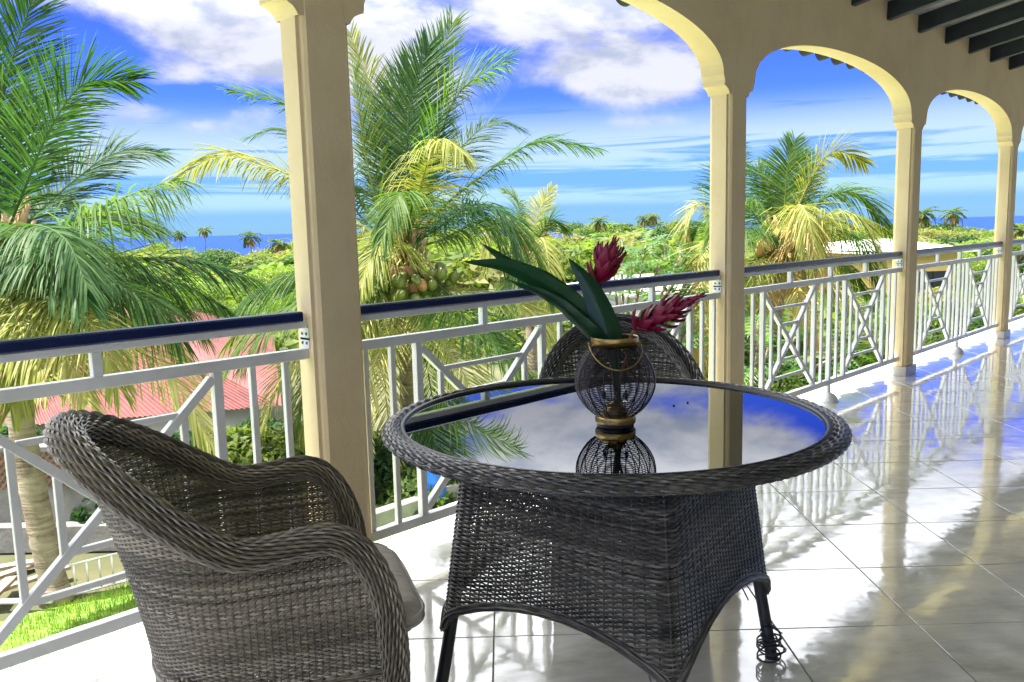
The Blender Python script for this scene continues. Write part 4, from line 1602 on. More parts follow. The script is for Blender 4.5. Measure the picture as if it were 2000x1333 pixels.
def palm(label, crown, base, r0, r1, d, fronds, autos, nuts, seed, leaf_len=.75, leaf_w=.034, group='coconut palms in front of the balcony', scale=1.0, boots=22):
    """crown, base: world points; fronds: (mat, droop, [(px, py, depth offset)...]) starting from the crown"""
    r = random.Random(seed)
    crown = np.array(crown, float)
    base = np.array(base, float)
    t = thing('coconut_palm', label, 'palm tree', tuple(base), world=True, group=group)
    mid = (crown + base) / 2 + np.array([r.uniform(-.15, .15), r.uniform(-.15, .15), 0])
    P = bez([base, mid, crown - [0, 0, .1]], 46)
    rad = np.interp(np.linspace(0, 1, 46), [0, .06, .3, 1], [r0 * 1.35, r0 * 1.05, r0, r1])
    rad = rad * (1 + .035 * np.sin(np.arange(46) * 2.6) + np.array([r.uniform(-.03, .03) for _ in range(46)]))
    MB().tube(P, rad, 16).build('trunk', M['bark'], t, True)
    # fibrous leaf bases round the crown
    b = MB()
    for i in range(boots):
        a = i * 2.4
        h = -.42 + .75 * i / boots
        o_ = crown + np.array([math.cos(a) * r1 * .8, math.sin(a) * r1 * .8, h * scale])
        e_ = o_ + np.array([math.cos(a) * .22, math.sin(a) * .22, .34]) * scale
        b.tube([o_, (o_ + e_) / 2 + [0, 0, -.03], e_], [.075 * scale, .055 * scale, .02 * scale], 6)
    b.build('crown_fibre', M['fibre'], t, True)
    k = 0
    for f in fronds:
        mat, droop, pts = f[:3]
        kw = f[3] if len(f) > 3 else {}
        k += 1
        ctrl = [crown + np.array([0, 0, .12 * scale])] + [at(x, y, d + dd) for x, y, dd in pts]
        args = dict(n=95, length=leaf_len, width=leaf_w, droop=droop, seed=seed * 50 + k)
        args.update(kw)
        frond_obj(t, ctrl, mat, **args)
    for (az, el, L, sag, mat, droop) in autos:
        k += 1
        c0 = crown + np.array([0, 0, .1 * scale])
        frond_obj(t, auto_frond(c0, az, el, L, sag), mat, n=85, length=leaf_len, width=leaf_w, droop=droop, seed=seed * 50 + k)
    for (px_, py_, dd, cnt, spread, kinds) in nuts:
        c = at(px_, py_, d + dd)
        st = MB()
        top = crown + np.array([0, 0, .05])
        for i in range(cnt):
            kd = kinds[i % len(kinds)]
            o = link('coconut', COCOS[kd], t)
            off = np.array([r.gauss(0, 1), r.gauss(0, 1), r.gauss(0, .8)])
            off = off / max(np.linalg.norm(off), .6) * spread * r.uniform(.55, 1.0)
            o.location = tuple(c + off)
            o.rotation_euler = (r.uniform(-.8, .8), r.uniform(-.8, .8), r.uniform(0, 6))
            s = r.uniform(.60, .82) * scale
            o.scale = (s, s, s)
            if i % 3 == 0:
                st.tube([top, (top + c) / 2 + [0, 0, .12], c + off + [0, 0, .1]], .012, 5)
        st.build('fruit_stalk', M['stalk'], t, True)
    return t


def toward(px0, px1, d=1.0):
    return 0


G, D_, Y_, DR = 'frond', 'frond_deep', 'frond_yellow', 'frond_dry'
# --- left palm
dl = 8.9
cL = at(8, 500, dl)
bL = at(112, 1175, dl + .2)
bL[2] = -2.62
palm('coconut palm at the far left with a leaning trunk and fronds over the red roof', cL, bL, .135, .12, dl, [
    (D_, .18, [(-10, 330, .1), (15, 150, .2), (70, -20, .3)], dict(length=.85)),
    (D_, .25, [(-40, 360, .3), (-20, 180, .5), (-60, 20, .6)], dict(length=.85)),
    (D_, .30, [(48, 370, -.2), (100, 250, -.2), (165, 165, -.1), (262, 158, .1)], dict(length=.80, n=105)),
    (D_, .35, [(70, 420, .4), (150, 350, .7), (225, 300, .9), (310, 300, 1.2)], dict(length=.72)),
    (G, .95, [(75, 488, -.5), (176, 420, -.8), (262, 378, -1.0), (345, 352, -1.1)], dict(length=.95, n=110, broken=.4)),
    (D_, .75, [(110, 505, .3), (240, 505, .4), (370, 508, .5), (488, 543, .6)], dict(length=.95, n=120)),
    (D_, .8, [(-70, 420, -.6), (-160, 400, -1), (-260, 470, -1.2)], {}),
    (Y_, .75, [(60, 560, -.7), (130, 600, -1.2), (190, 650, -1.5), (232, 760, -1.6)], dict(length=.75)),
    (Y_, .70, [(90, 590, -.2), (210, 660, -.5), (322, 722, -.7), (425, 885, -.8)], dict(length=.72, n=100)),
    (G, .9, [(70, 540, .5), (180, 560, .9), (290, 610, 1.3), (350, 700, 1.5)], dict(length=.8)),
    (Y_, .6, [(20, 580, -.9), (40, 640, -1.4), (95, 750, -1.8)], dict(length=.7)),
    (G, .9, [(-30, 560, -.5), (-80, 620, -1), (-140, 740, -1)], {}),
    (D_, .5, [(40, 420, 1.0), (90, 380, 1.7), (140, 400, 2.2)], {}),
    (D_, .8, [(30, 460, -.8), (70, 440, -1.4), (130, 470, -1.8), (170, 560, -2.0)], dict(length=.75)),
    (D_, .3, [(30, 380, .2), (10, 250, .2), (-40, 120, .1)], {}),
    (D_, .6, [(80, 470, .2), (150, 430, .4), (220, 420, .5), (290, 440, .6)], dict(length=.9)),
    (D_, .9, [(60, 500, 1.0), (150, 470, 1.6), (230, 500, 2.0), (270, 580, 2.1)], dict(length=.9)),
    (D_, .9, [(50, 490, -1.0), (110, 500, -1.7), (160, 580, -2.0)], dict(length=.9)),
    (Y_, .6, [(80, 580, .3), (190, 620, .5), (300, 650, .6), (400, 740, .6)], dict(length=.8)),
    (Y_, .8, [(50, 600, -.9), (120, 680, -1.5), (170, 790, -1.7)], dict(length=.75)),
    (G, .9, [(90, 540, .8), (220, 555, 1.3), (330, 590, 1.7), (400, 660, 1.8)], dict(length=.85)),
    (Y_, .8, [(30, 600, -.6), (50, 680, -.9), (20, 800, -1.0)], dict(length=.7)),
    (G, 1.0, [(100, 515, .6), (220, 530, 1.0), (340, 550, 1.3), (440, 600, 1.4)], dict(length=.95, n=115, broken=.3)),
    (G, 1.0, [(90, 530, -.3), (190, 545, -.6), (290, 590, -.8), (350, 660, -.8)], dict(length=.9, n=105, broken=.3)),
    (DR, 1.2, [(10, 520, -.25), (30, 580, -.35), (40, 640, -.4)], dict(length=.4, n=40)),
], [], [(30, 560, -.35, 7, .22, ['husk', 'husk_brown'])], 3)

# --- the big palm in the middle
dc = 13.0
cC = at(795, 500, dc)
bC = cC.copy() + np.array([.35, .5, 0])
bC[2] = -2.62
palm('large coconut palm with clusters of green coconuts, right of the first column', cC, bC, .17, .14, dc, [
    (Y_, .20, [(765, 350, .2), (735, 200, .3), (684, 65, .5)], dict(length=.7)),
    (G, .22, [(740, 400, -.3), (712, 290, -.4), (690, 130, -.5)], {}),
    (G, .15, [(806, 340, .1), (828, 190, .2), (884, 45, .3)], dict(length=.95, n=115)),
    (D_, .12, [(796, 340, -.2), (800, 220, -.2), (838, 90, -.1)], dict(length=.9, n=115)),
    (D_, .15, [(770, 360, .4), (776, 240, .5), (800, 130, .6)], dict(length=.8)),
    (G, .38, [(832, 340, -.2), (870, 235, -.2), (910, 168, 0), (990, 118, .2)], dict(length=.95, n=110, broken=.25)),
    (D_, .45, [(840, 370, .5), (900, 290, .8), (960, 240, 1.1), (1015, 250, 1.3)], {}),
    (G, .55, [(860, 410, -.1), (940, 345, -.1), (1050, 278, .1), (1162, 290, .2)], dict(length=.75, n=100)),
    (Y_, .95, [(812, 400, -.7), (842, 300, -1.3), (868, 272, -1.7), (905, 300, -2.1)], dict(length=.85, n=110, fold=.1)),
    (G, .85, [(800, 430, -.8), (805, 390, -1.5), (780, 380, -2.1), (745, 470, -2.4)], dict(length=.85)),
    (G, .25, [(720, 420, -.2), (640, 270, -.3), (560, 205, -.3), (452, 178, -.2)], dict(length=.75)),
    (D_, .40, [(710, 430, .3), (640, 320, .5), (560, 255, .6), (485, 268, .7)], {}),
    (Y_, .65, [(700, 440, -.4), (600, 360, -.6), (500, 318, -.6), (425, 305, -.5), (340, 352, -.4)], dict(length=.85, n=115)),
    (G, .85, [(690, 500, -.3), (600, 525, -.5), (520, 560, -.6), (420, 640, -.6)], dict(length=.95, n=115)),
    (G, .9, [(700, 540, -.8), (620, 570, -1.3), (540, 620, -1.5), (470, 720, -1.6)], dict(length=.85)),
    (D_, .85, [(850, 450, -.5), (930, 400, -.8), (990, 430, -1.0), (1015, 540, -1.0)], dict(length=1.0, n=120)),
    (G, .9, [(860, 470, -.1), (950, 430, -.1), (1030, 470, 0), (1075, 590, .1)], dict(length=.95, n=115)),
    (D_, .95, [(840, 430, .6), (900, 400, 1.0), (960, 440, 1.3), (985, 530, 1.5)], dict(length=.9)),
    (Y_, 1.0, [(770, 480, -.9), (750, 470, -1.3), (720, 510, -1.6), (705, 560, -1.8)], dict(length=.8)),
    (D_, .6, [(750, 420, .2), (715, 370, .3), (685, 400, .4), (655, 500, .5)], {}),
    (Y_, .30, [(764, 620, -.3), (752, 740, -.5), (768, 900, -.6), (776, 1010, -.6)], dict(length=.62, width=.034, n=95)),
    (Y_, .28, [(782, 600, -.5), (740, 690, -.9), (700, 800, -1.1), (715, 960, -1.2)], dict(length=.62)),
    (Y_, .45, [(830, 590, -.6), (862, 660, -1.0), (920, 760, -1.2), (960, 900, -1.2)], dict(length=.75, n=100)),
    (G, .5, [(850, 580, -.7), (910, 620, -1.2), (985, 690, -1.5), (1050, 800, -1.5)], dict(length=.8, n=105)),
    (Y_, .6, [(860, 560, -.3), (950, 575, -.5), (1040, 610, -.6), (1110, 690, -.6)], dict(length=.75, n=105)),
    (G, .7, [(720, 590, -.4), (650, 650, -.7), (600, 740, -.8), (570, 860, -.8)], dict(length=.8, n=100)),
    (Y_, .5, [(720, 600, -.6), (640, 660, -1.0), (560, 720, -1.2), (500, 860, -1.2)], dict(length=.8, n=100)),
    (Y_, .4, [(730, 610, -.5), (670, 700, -.8), (610, 780, -.9), (560, 930, -.9)], dict(length=.7, n=95)),
    (G, .6, [(710, 560, -.5), (610, 590, -.9), (500, 640, -1.1), (420, 760, -1.1)], dict(length=.85)),
    (G, .9, [(700, 520, .4), (610, 560, .7), (510, 600, .9), (440, 680, .9)], dict(length=.9, n=105)),
    (Y_, .4, [(740, 610, -.1), (690, 700, -.2), (650, 810, -.2), (640, 920, -.2)], dict(length=.65)),
    (G, .6, [(800, 600, .4), (830, 700, .6), (850, 820, .7), (855, 930, .7)], dict(length=.8)),
    (G, .7, [(870, 600, .4), (960, 650, .6), (1020, 740, .7), (1045, 860, .7)], dict(length=.85)),
], [], [(738, 540, -.55, 16, .30, ['husk']), (805, 558, -.75, 20, .32, ['husk', 'husk', 'husk', 'husk', 'husk_brown']), (862, 548, -.55, 12, .26, ['husk']), (760, 570, -.5, 9, .22, ['husk'])], 11)

# --- younger palm half hidden to its right
d2 = 19.0
c2 = at(1040, 500, d2)
b2 = c2.copy(); b2[2] = -2.62
palm('smaller yellowish palm just behind the big one, its crown against the woodland', c2, b2, .13, .11, d2, [
    (Y_, .3, [(1045, 440, 0), (1060, 400, 0), (1078, 368, 0)], dict(n=60, length=.5)),
    (G, .5, [(1020, 440, 0), (1010, 395, .2), (985, 372, .3)], dict(n=70)),
    (D_, .55, [(1060, 450, -.2), (1080, 430, -.2), (1105, 450, -.2)], dict(n=60, length=.6)),
    (Y_, .9, [(1010, 450, -.5), (980, 425, -.8), (955, 450, -1), (950, 530, -1)], dict(n=80)),
    (Y_, .9, [(1050, 470, -.5), (1062, 470, -.8), (1072, 520, -1.1), (1075, 600, -1.2)], dict(n=80)),
    (G, .8, [(1025, 520, -.6), (1000, 560, -1), (985, 640, -1.2)], dict(n=80)),
    (Y_, .8, [(1045, 530, -.4), (1062, 580, -.8), (1068, 680, -1)], dict(n=80)),
    (DR, 1.0, [(1035, 520, -.3), (1030, 560, -.5), (1028, 610, -.5)], dict(n=50, length=.5)),
], [], [], 17, .65, .036, boots=12)

# --- right palm
dr_ = 14.5
cR = at(1530, 478, dr_)
bR = cR.copy() + np.array([.3, .4, 0])
bR[2] = -2.62
palm('coconut palm framed by the second arch, with folded yellow fronds and golden coconuts', cR, bR, .16, .13, dr_, [
    (G, .30, [(1533, 400, 0), (1538, 330, 0), (1552, 276, 0)], dict(length=.62)),
    (G, .45, [(1512, 400, .1), (1490, 345, .2), (1472, 330, .3), (1450, 350, .3)], dict(length=.65)),
    (D_, .35, [(1545, 400, .4), (1565, 330, .5), (1570, 300, .6)], dict(length=.6)),
    (Y_, .55, [(1556, 410, -.2), (1590, 340, -.3), (1630, 296, -.3), (1690, 318, -.2)], dict(length=.68, n=100)),
    (G, .7, [(1565, 440, -.2), (1615, 385, -.4), (1680, 382, -.5), (1735, 450, -.5)], dict(length=.85, n=110)),
    (Y_, .75, [(1570, 450, -.6), (1625, 420, -1.0), (1680, 430, -1.3), (1722, 510, -1.4)], dict(length=.85, n=105)),
    (G, .85, [(1565, 470, .2), (1625, 450, .4), (1685, 475, .5), (1712, 560, .5)], dict(length=.85, n=100)),
    (Y_, 1.1, [(1550, 430, -.8), (1560, 400, -1.2), (1580, 430, -1.5), (1592, 510, -1.6)], dict(length=.8, fold=0)),
    (G, .8, [(1490, 440, -.2), (1455, 400, -.3), (1410, 405, -.3), (1380, 470, -.3)], dict(length=.75)),
    (G, .85, [(1490, 460, -.6), (1462, 445, -1.0), (1430, 470, -1.2), (1415, 560, -1.3)], {}),
    (D_, .7, [(1495, 420, .6), (1465, 390, .9), (1425, 400, 1.0)], {}),
    (Y_, .9, [(1500, 500, -.5), (1470, 520, -.8), (1452, 600, -.9)], {}),
    (DR, 1.15, [(1556, 470, -.9), (1580, 440, -1.2), (1600, 470, -1.4), (1612, 560, -1.4)], dict(length=.7, fold=0)),
    (DR, .5, [(1552, 540, -.5), (1568, 600, -.7), (1592, 680, -.8)], dict(length=.45, n=70)),
    (Y_, .5, [(1580, 520, -.4), (1640, 570, -.6), (1700, 640, -.7)], dict(length=.6, n=85)),
    (DR, .5, [(1510, 540, -.5), (1490, 590, -.7), (1478, 660, -.8)], dict(length=.45, n=70)),
    (G, .9, [(1575, 500, .3), (1640, 510, .5), (1690, 570, .6)], {}),
], [], [(1512, 486, -.6, 12, .26, ['husk_orange', 'husk_orange', 'husk_brown']), (1535, 470, -.6, 6, .2, ['husk_orange'])], 23)

# --- palm hidden by the column behind the table
d4 = 16.0
c4 = at(1412, 480, d4)
b4 = c4.copy(); b4[2] = -2.62
palm('yellowing palm mostly hidden behind the column at the right of the table', c4, b4, .15, .12, d4, [
    (Y_, .7, [(1390, 430, 0), (1370, 400, 0), (1345, 420, 0), (1335, 500, 0)], dict(n=80)),
    (Y_, .9, [(1395, 470, -.4), (1375, 480, -.7), (1360, 540, -.8), (1352, 640, -.9)], dict(n=90)),
    (DR, .9, [(1395, 500, -.6), (1382, 540, -.9), (1372, 640, -1), (1368, 740, -1)], dict(n=90)),
    (G, .6, [(1385, 440, .4), (1365, 440, .6), (1350, 470, .7)], dict(n=80)),
    (G, .5, [(1415, 400, 0), (1425, 330, 0), (1440, 290, 0)], dict(n=60)),
], [], [], 29, .7, .036, boots=10)

# --- distant palms: one prototype, copied
def far_palm_proto():
    t = thing('distant_palm', 'x', 'palm tree', (0, 0, 0), group='small palms standing out of the woodland')
    MB().tube([(0, 0, 0), (.3, .1, 4), (.2, .1, 8)], [.2, .15, .13], 8).build('trunk', M['bark'], t, True)
    q = QB()
    for i in range(17):
        az = i * 2.4
        el = 1.25 - 1.5 * (i / 17.0)
        frond_arrays(q, bez(auto_frond((.2, .1, 8.0), az, el, 3.4, 1.5 + .3 * math.sin(i)), 10), 26, .95, .16, .55, 70 + i, rach=.03)
    q.build('crown', M['leaf_mid'], t, False)
    q = QB()
    for i in range(9):
        az = i * 2.4 + 1
        frond_arrays(q, bez(auto_frond((.2, .1, 7.9), az, -.35 - .06 * i, 2.6, .9), 10), 22, .7, .15, .7, 90 + i, rach=.03)
    q.build('dry_skirt', M['frond_dry'], t, False)
    return t


FP = far_palm_proto()
spots = [(398, 446, 150, 'lone distant palm above the bushes, between the left palm and the first column'), (490, 458, 130, 'distant palm just left of the first column'),
         (545, 470, 105, 'distant palm touching the left edge of the first column'), (350, 455, 160, 'distant palm left of the lone one, half behind drooping leaves'),
         (1168, 428, 150, 'distant palm rising over the woodland above the red flower'), (1258, 424, 170, 'left one of two distant palms near the column behind the table'),
         (1276, 420, 165, 'right one of two distant palms near the column behind the table'), (1232, 445, 120, 'low distant palm with a dry skirt above the breadfruit tree'),
         (1860, 412, 120, 'distant palm silhouetted on the sky in the third arch'), (1802, 412, 95, 'distant palm beside the left edge of the third arch'),
         (1320, 446, 150, 'distant palm low on the skyline left of the column behind the table'), (1995, 440, 60, 'palm at the far right edge of the picture')]
for i, (x, y, d, lb) in enumerate(spots):
    if i == 0:
        o = FP
    else:
        o = FP.copy()
        COL.objects.link(o)
        for ch in list(FP.children):
            c = ch.copy()
            COL.objects.link(c)
            c.parent = o
    p = at(x, y, d)
    s = .50 + .2 * ((i * 37 % 10) / 10)
    s *= 1.0 if d > 90 else .7
    o.scale = (s, s, s)
    o.location = (p[0], p[1], p[2] - 8.0 * s - .8 * s)
    o.rotation_euler = (0, 0, i * 1.3)
    o['label'] = lb


# ------------------------------------------------------------------ broadleaf trees and shrubs
def leaf_quads(rg, n, lobes, size, inner=.35, flat=.25):
    """n leaf-sized bent quads spread through the shell of several lobes"""
    wts = np.array([l[3] ** 2 for l in lobes])
    idx = rg.choice(len(lobes), n, p=wts / wts.sum())
    C = np.array([l[:3] for l in lobes])[idx]
    R = np.array([l[3] for l in lobes])[idx]
    d = rg.randn(n, 3)
    d[:, 2] = np.abs(d[:, 2]) * .9 - .25
    d /= np.linalg.norm(d, axis=1)[:, None]
    rr = R * np.where(rg.rand(n) < inner, rg.uniform(.35, .9, n), rg.uniform(.85, 1.12, n))
    sq = np.array([1, 1, .78])
    P = C + d * rr[:, None] * sq
    nrm = d * .8 + rg.randn(n, 3) * .55 + np.array([0, 0, .35])
    nrm /= np.linalg.norm(nrm, axis=1)[:, None]
    a = np.cross(nrm, rg.randn(n, 3))
    a /= np.linalg.norm(a, axis=1)[:, None]
    b = np.cross(nrm, a)
    s = size * rg.uniform(.6, 1.3, n)
    V = np.stack([P - a * s[:, None], P + b * (s * .42)[:, None] - nrm * (s * .10)[:, None], P + a * s[:, None] - nrm * (s * .25)[:, None], P - b * (s * .42)[:, None] - nrm * (s * .1)[:, None]], 1).reshape(-1, 3)
    r = np.repeat(np.clip(rg.normal(.5, .2, n), 0, 1), 4)
    return V, np.arange(n * 4).reshape(-1, 4), r


def lobes_for(rg, n, spread=.62):
    L = [(0, 0, .05, .62)]
    for i in range(n):
        a = rg.uniform(0, 2 * PI)
        e = rg.uniform(-.25, 1.1)
        k = spread * rg.uniform(.75, 1.1)
        L.append((math.cos(a) * math.cos(e) * k, math.sin(a) * math.cos(e) * k, math.sin(e) * k * .75, rg.uniform(.22, .42)))
    return L


CROWNS = {}


def crown_mesh(kind, var, n, size):
    key = (kind, var, n, size)
    if key not in CROWNS:
        rg = np.random.RandomState(100 + var)
        q = QB()
        V, Q, r = leaf_quads(rg, n, lobes_for(rg, 13), size)
        q.quads(V, Q, r)
        # dark core of small limbs so the crown is not see-through in its middle
        me = q.mesh('crown', False)
        me.materials.append(M[kind])
        CROWNS[key] = me
    return CROWNS[key]


def trunk_mesh(var):
    key = ('t', var)
    if key not in CROWNS:
        r = random.Random(var)
        m = MB()
        m.tube([(0, 0, -1.6), (.04, .02, -.8), (0, 0, -.2)], [.075, .055, .045], 8)
        for i in range(8):
            a = i * 2.4
            e = Vector((math.cos(a) * .6, math.sin(a) * .6, r.uniform(.1, .5)))
            m.tube([(0, 0, -.3), tuple(e * .5 + Vector((0, 0, -.02))), tuple(e)], [.035, .02, .006], 5)
        me = m.mesh('trunk', True)
        me.materials.append(M['bark'])
        CROWNS[key] = me
    return CROWNS[key]


def tree(name, label, cat, x, y, d, w, kind, var, n=3200, size=.06, hf=.8, group=None):
    """crown top at pixel (x, y), crown width w pixels, depth d"""
    top = at(x, y, d)
    R = w / 2 / F_PX * d
    c = top - np.array([0, 0, R * hf * .95])
    gz = ground_z(c[0], c[1])
    t = thing(name, label, cat, (c[0], c[1], gz), group=group)
    cr = link('crown', crown_mesh(kind, var, n, size), t)
    cr.location = (0, 0, c[2] - gz)
    cr.scale = (R, R, R * hf)
    cr.rotation_euler = (0, 0, var * 1.7 + x)
    tr = link('trunk', trunk_mesh(var % 3), t)
    tr.location = (0, 0, c[2] - gz)
    zz = max((c[2] - gz) / 1.6, R * .3)
    tr.scale = (min(R, 2.2), min(R, 2.2), zz)
    return t


GT = 'broadleaf trees between the palms and the sea'
K1, K2, K3, K4 = 'leaf_mid', 'leaf_dark', 'leaf_lime', 'leaf_olive'
TREES = [
    # mid distance, left of the first column
    (420, 470, 70, 150, K2, 'rounded dark green tree under the lone distant palm'),
    (500, 478, 62, 120, K1, 'green tree just left of the first column below the sea'),
    (330, 490, 55, 150, K3, 'yellow-green tree behind the drooping left fronds'),
    (250, 485, 60, 150, K1, 'green tree behind the ridge of the red roof'),
    (150, 480, 58, 150, K4, 'olive tree beyond the red roof, behind the left palm crown'),
    (60, 478, 60, 150, K1, 'green tree at the far left behind the palm crown'),
    (455, 520, 36, 190, K3, 'pale yellow-green bush-like tree right of the red roof'),
    (540, 500, 42, 130, K3, 'lime tree whose right half is cut by the first column'),
    (400, 560, 27, 150, K1, 'green tree close behind the red roof gable'),
    # centre and right
    (720, 470, 60, 150, K1, 'green tree behind the coconut clusters, left side'),
    (890, 480, 55, 170, K3, 'lime tree behind the lowest fronds of the big palm'),
    (1010, 470, 60, 120, K1, 'green tree left of the smaller yellowish palm'),
    (1100, 492, 48, 150, K3, 'pale green tree directly above the tall ginger leaf'),
    (1190, 478, 60, 150, K1, 'green tree behind the upper red flower'),
    (1120, 460, 90, 150, K2, 'dark grey-green tree on the slope left of the upper red flower'),
    (1260, 466, 80, 150, K4, 'olive tree above the breadfruit leaves'),
    (1345, 462, 70, 140, K1, 'green tree at the left edge of the column behind the table'),
    (1130, 535, 32, 170, K3, 'bright bushy tree just beyond the handrail behind the flowers'),
    (1040, 560, 27, 150, K1, 'bushy tree behind the long ginger leaves'),
    (1480, 470, 50, 150, K1, 'green tree behind the left fronds of the right palm'),
    (1600, 480, 48, 160, K3, 'lime tree behind the right palm trunk'),
    (1700, 460, 55, 150, K1, 'green tree behind the right fronds of the right palm'),
    (1820, 430, 75, 110, K4, 'olive tree at the left side of the third arch'),
    (1862, 438, 60, 120, K2, 'dark green tree below the palm in the third arch'),
    (1912, 448, 55, 130, K3, 'bright green tree low in the third arch beside the sea'),
    (1840, 452, 42, 150, K3, 'lime bush behind the white roof in the third arch'),
    (1760, 470, 40, 150, K1, 'green tree behind the third column'),
    (1992, 445, 34, 110, K3, 'lime tree at the extreme right edge'),
    (1940, 500, 24, 130, K1, 'green shrub mass behind the fourth column'),
]
for i, (x, y, d, w, kd, lb) in enumerate(TREES):
    tree('tree', lb, 'tree', x, y, d, w * 1.15, kd, i % 5, 4200, .055 if d > 45 else .045, group=GT)

GS = 'shrubs growing below the balcony'
SHRUBS = [
    (250, 850, 11.2, 260, K2, 'dark green shrub behind the left railing, above the ladder'),
    (400, 870, 10.8, 260, K2, 'dark green shrub seen between the near chair back and first column'),
    (130, 800, 13.0, 240, K1, 'green shrub beneath the red roof at the left'),
    (520, 850, 11.5, 250, K1, 'green shrub low behind the first column, left side'),
    (-20, 800, 12.5, 220, K2, 'dark shrub at the left edge below the handrail'),
    (470, 790, 12.2, 250, K1, 'green shrub covering the corner of the red-roofed house'),
    (350, 800, 12.3, 240, K2, 'dark shrub in front of the white wall under the red roof'),
    (230, 820, 12.4, 240, K1, 'green shrub under the middle of the red eave'),
    (560, 780, 13.5, 260, K2, 'dark shrub directly behind the first column'),
    (640, 790, 13.0, 240, K1, 'green shrub between the first column and the big palm'),
    (700, 800, 12.5, 260, K2, 'dark shrub at the foot of the big palm'),
    (820, 860, 12.0, 260, K1, 'green shrub seen below the table rim through the balusters'),
    (930, 760, 15.0, 260, K1, 'green shrub behind the drooping yellow fronds over the table'),
    (1060, 700, 17.0, 240, K1, 'green shrub behind the left side of the far armchair'),
    (1180, 660, 18.0, 240, K2, 'dark shrub beneath the breadfruit tree'),
    (1320, 680, 16.0, 220, K1, 'green shrub right of the far armchair'),
    (1420, 640, 17.0, 200, K2, 'dark shrub behind the column at the right of the table'),
    (1500, 620, 15.0, 200, K1, 'green shrub at the foot of the right palm'),
    (1600, 680, 14.0, 160, K2, 'dark green shrub beside the terracotta wall'),
    (1500, 700, 12.5, 150, K1, 'green shrub left of the terracotta wall'),
    (1690, 640, 14.5, 170, K3, 'bright lime shrub behind the right crossed panel'),
    (1780, 560, 20.0, 160, K3, 'lime shrub behind the third column'),
    (1840, 540, 22.0, 150, K4, 'yellow-flowering shrub under the white roof in the third arch'),
    (1850, 610, 17.0, 150, K1, 'green shrub low behind the third-arch railing'),
    (1920, 590, 18.0, 140, K2, 'dark shrub low beside the fourth column'),
    (1990, 560, 20.0, 140, K1, 'green shrub at the far right railing'),
    (1260, 560, 24.0, 200, K1, 'green tree behind the breadfruit leaves'),
]
for i, (x, y, d, w, kd, lb) in enumerate(SHRUBS):
    tree('shrub', lb, 'shrub', x, y, d, w, kd, (i + 2) % 5, 4200, .085, 1.05, GS)


# woodland that reads as one mass, down the slope to the sea
def woodland():
    rg = np.random.RandomState(77)
    for mi, (kind, cnt) in enumerate((('leaf_mid', 250), ('leaf_olive', 175), ('leaf_lime', 160), ('leaf_dark', 120))):
        q = QB()
        for k in range(cnt):
            d = 46 * (5.6 ** rg.rand())
            x = rg.uniform(-1500, 2800)
            # canopy line: lower where the sea shows on the left, higher towards the middle
            ytop = np.interp(x, [-400, 200, 330, 400, 470, 560, 700, 1050, 1120, 1250, 1380, 1700, 1800, 1880, 1915, 1950, 2300],
                             [464, 464, 468, 478, 480, 464, 444, 426, 428, 424, 424, 428, 426, 430, 438, 436, 418])
            ytop += (260 - d) / 214 * rg.uniform(10, 34) * (1 if d < 160 else .4) + rg.uniform(0, 5)
            w = rg.uniform(3.0, 6.5) * (1 + .5 * (rg.rand() < .25))
            if rg.rand() < .12:
                ytop -= rg.uniform(3, 9)
            top = at(x, ytop, d)
            c = top - np.array([0, 0, w * .6])
            n = int(900 * (1 if d < 120 else .55))
            V, Q, r = leaf_quads(rg, n, lobes_for(rg, 8), .085, .2)
            V = V * np.array([w, w, w * .72]) + c
            q.quads(V, Q, r)
        o = q.build('woodland', M[kind], None, False)
        o['kind'] = 'stuff'
        tag(o, ['mid green', 'olive grey', 'yellow green', 'dark green'][mi] + ' woodland canopy sloping down to the sea', 'woodland')
    # undergrowth cover between the things in the garden
    q = QB()
    n = 90000
    w = 24 * (13 ** rg.rand(n))
    u = rg.uniform(-1.5, 1.1, n) * w
    rt = np.array([FWD[1], -FWD[0], 0])
    P = FWD[None, :] * w[:, None] + rt[None, :] * u[:, None]
    P[:, 2] = np.interp(w, [0, 30, 70, 130, 260, 330], [-2.6, -2.6, -5, -8.5, -12.5, -15.5]) + rg.uniform(0, .9, n) * (1 + w / 60)
    nr = rg.randn(n, 3) * .5 + [0, 0, 1]
    nr /= np.linalg.norm(nr, axis=1)[:, None]
    a = np.cross(nr, rg.randn(n, 3))
    a /= np.linalg.norm(a, axis=1)[:, None]
    b = np.cross(nr, a)
    s = (.10 + w * .006) * rg.uniform(.6, 1.4, n)
    V = np.stack([P - a * s[:, None], P + b * s[:, None] * .5, P + a * s[:, None], P - b * s[:, None] * .5], 1).reshape(-1, 3)
    q.quads(V, np.arange(n * 4).reshape(-1, 4), np.repeat(rg.uniform(0, 1, n), 4))
    o = q.build('undergrowth', M['leaf_mid'], None, False)
    o['kind'] = 'stuff'
    tag(o, 'low green undergrowth covering the slope', 'undergrowth')


woodland()


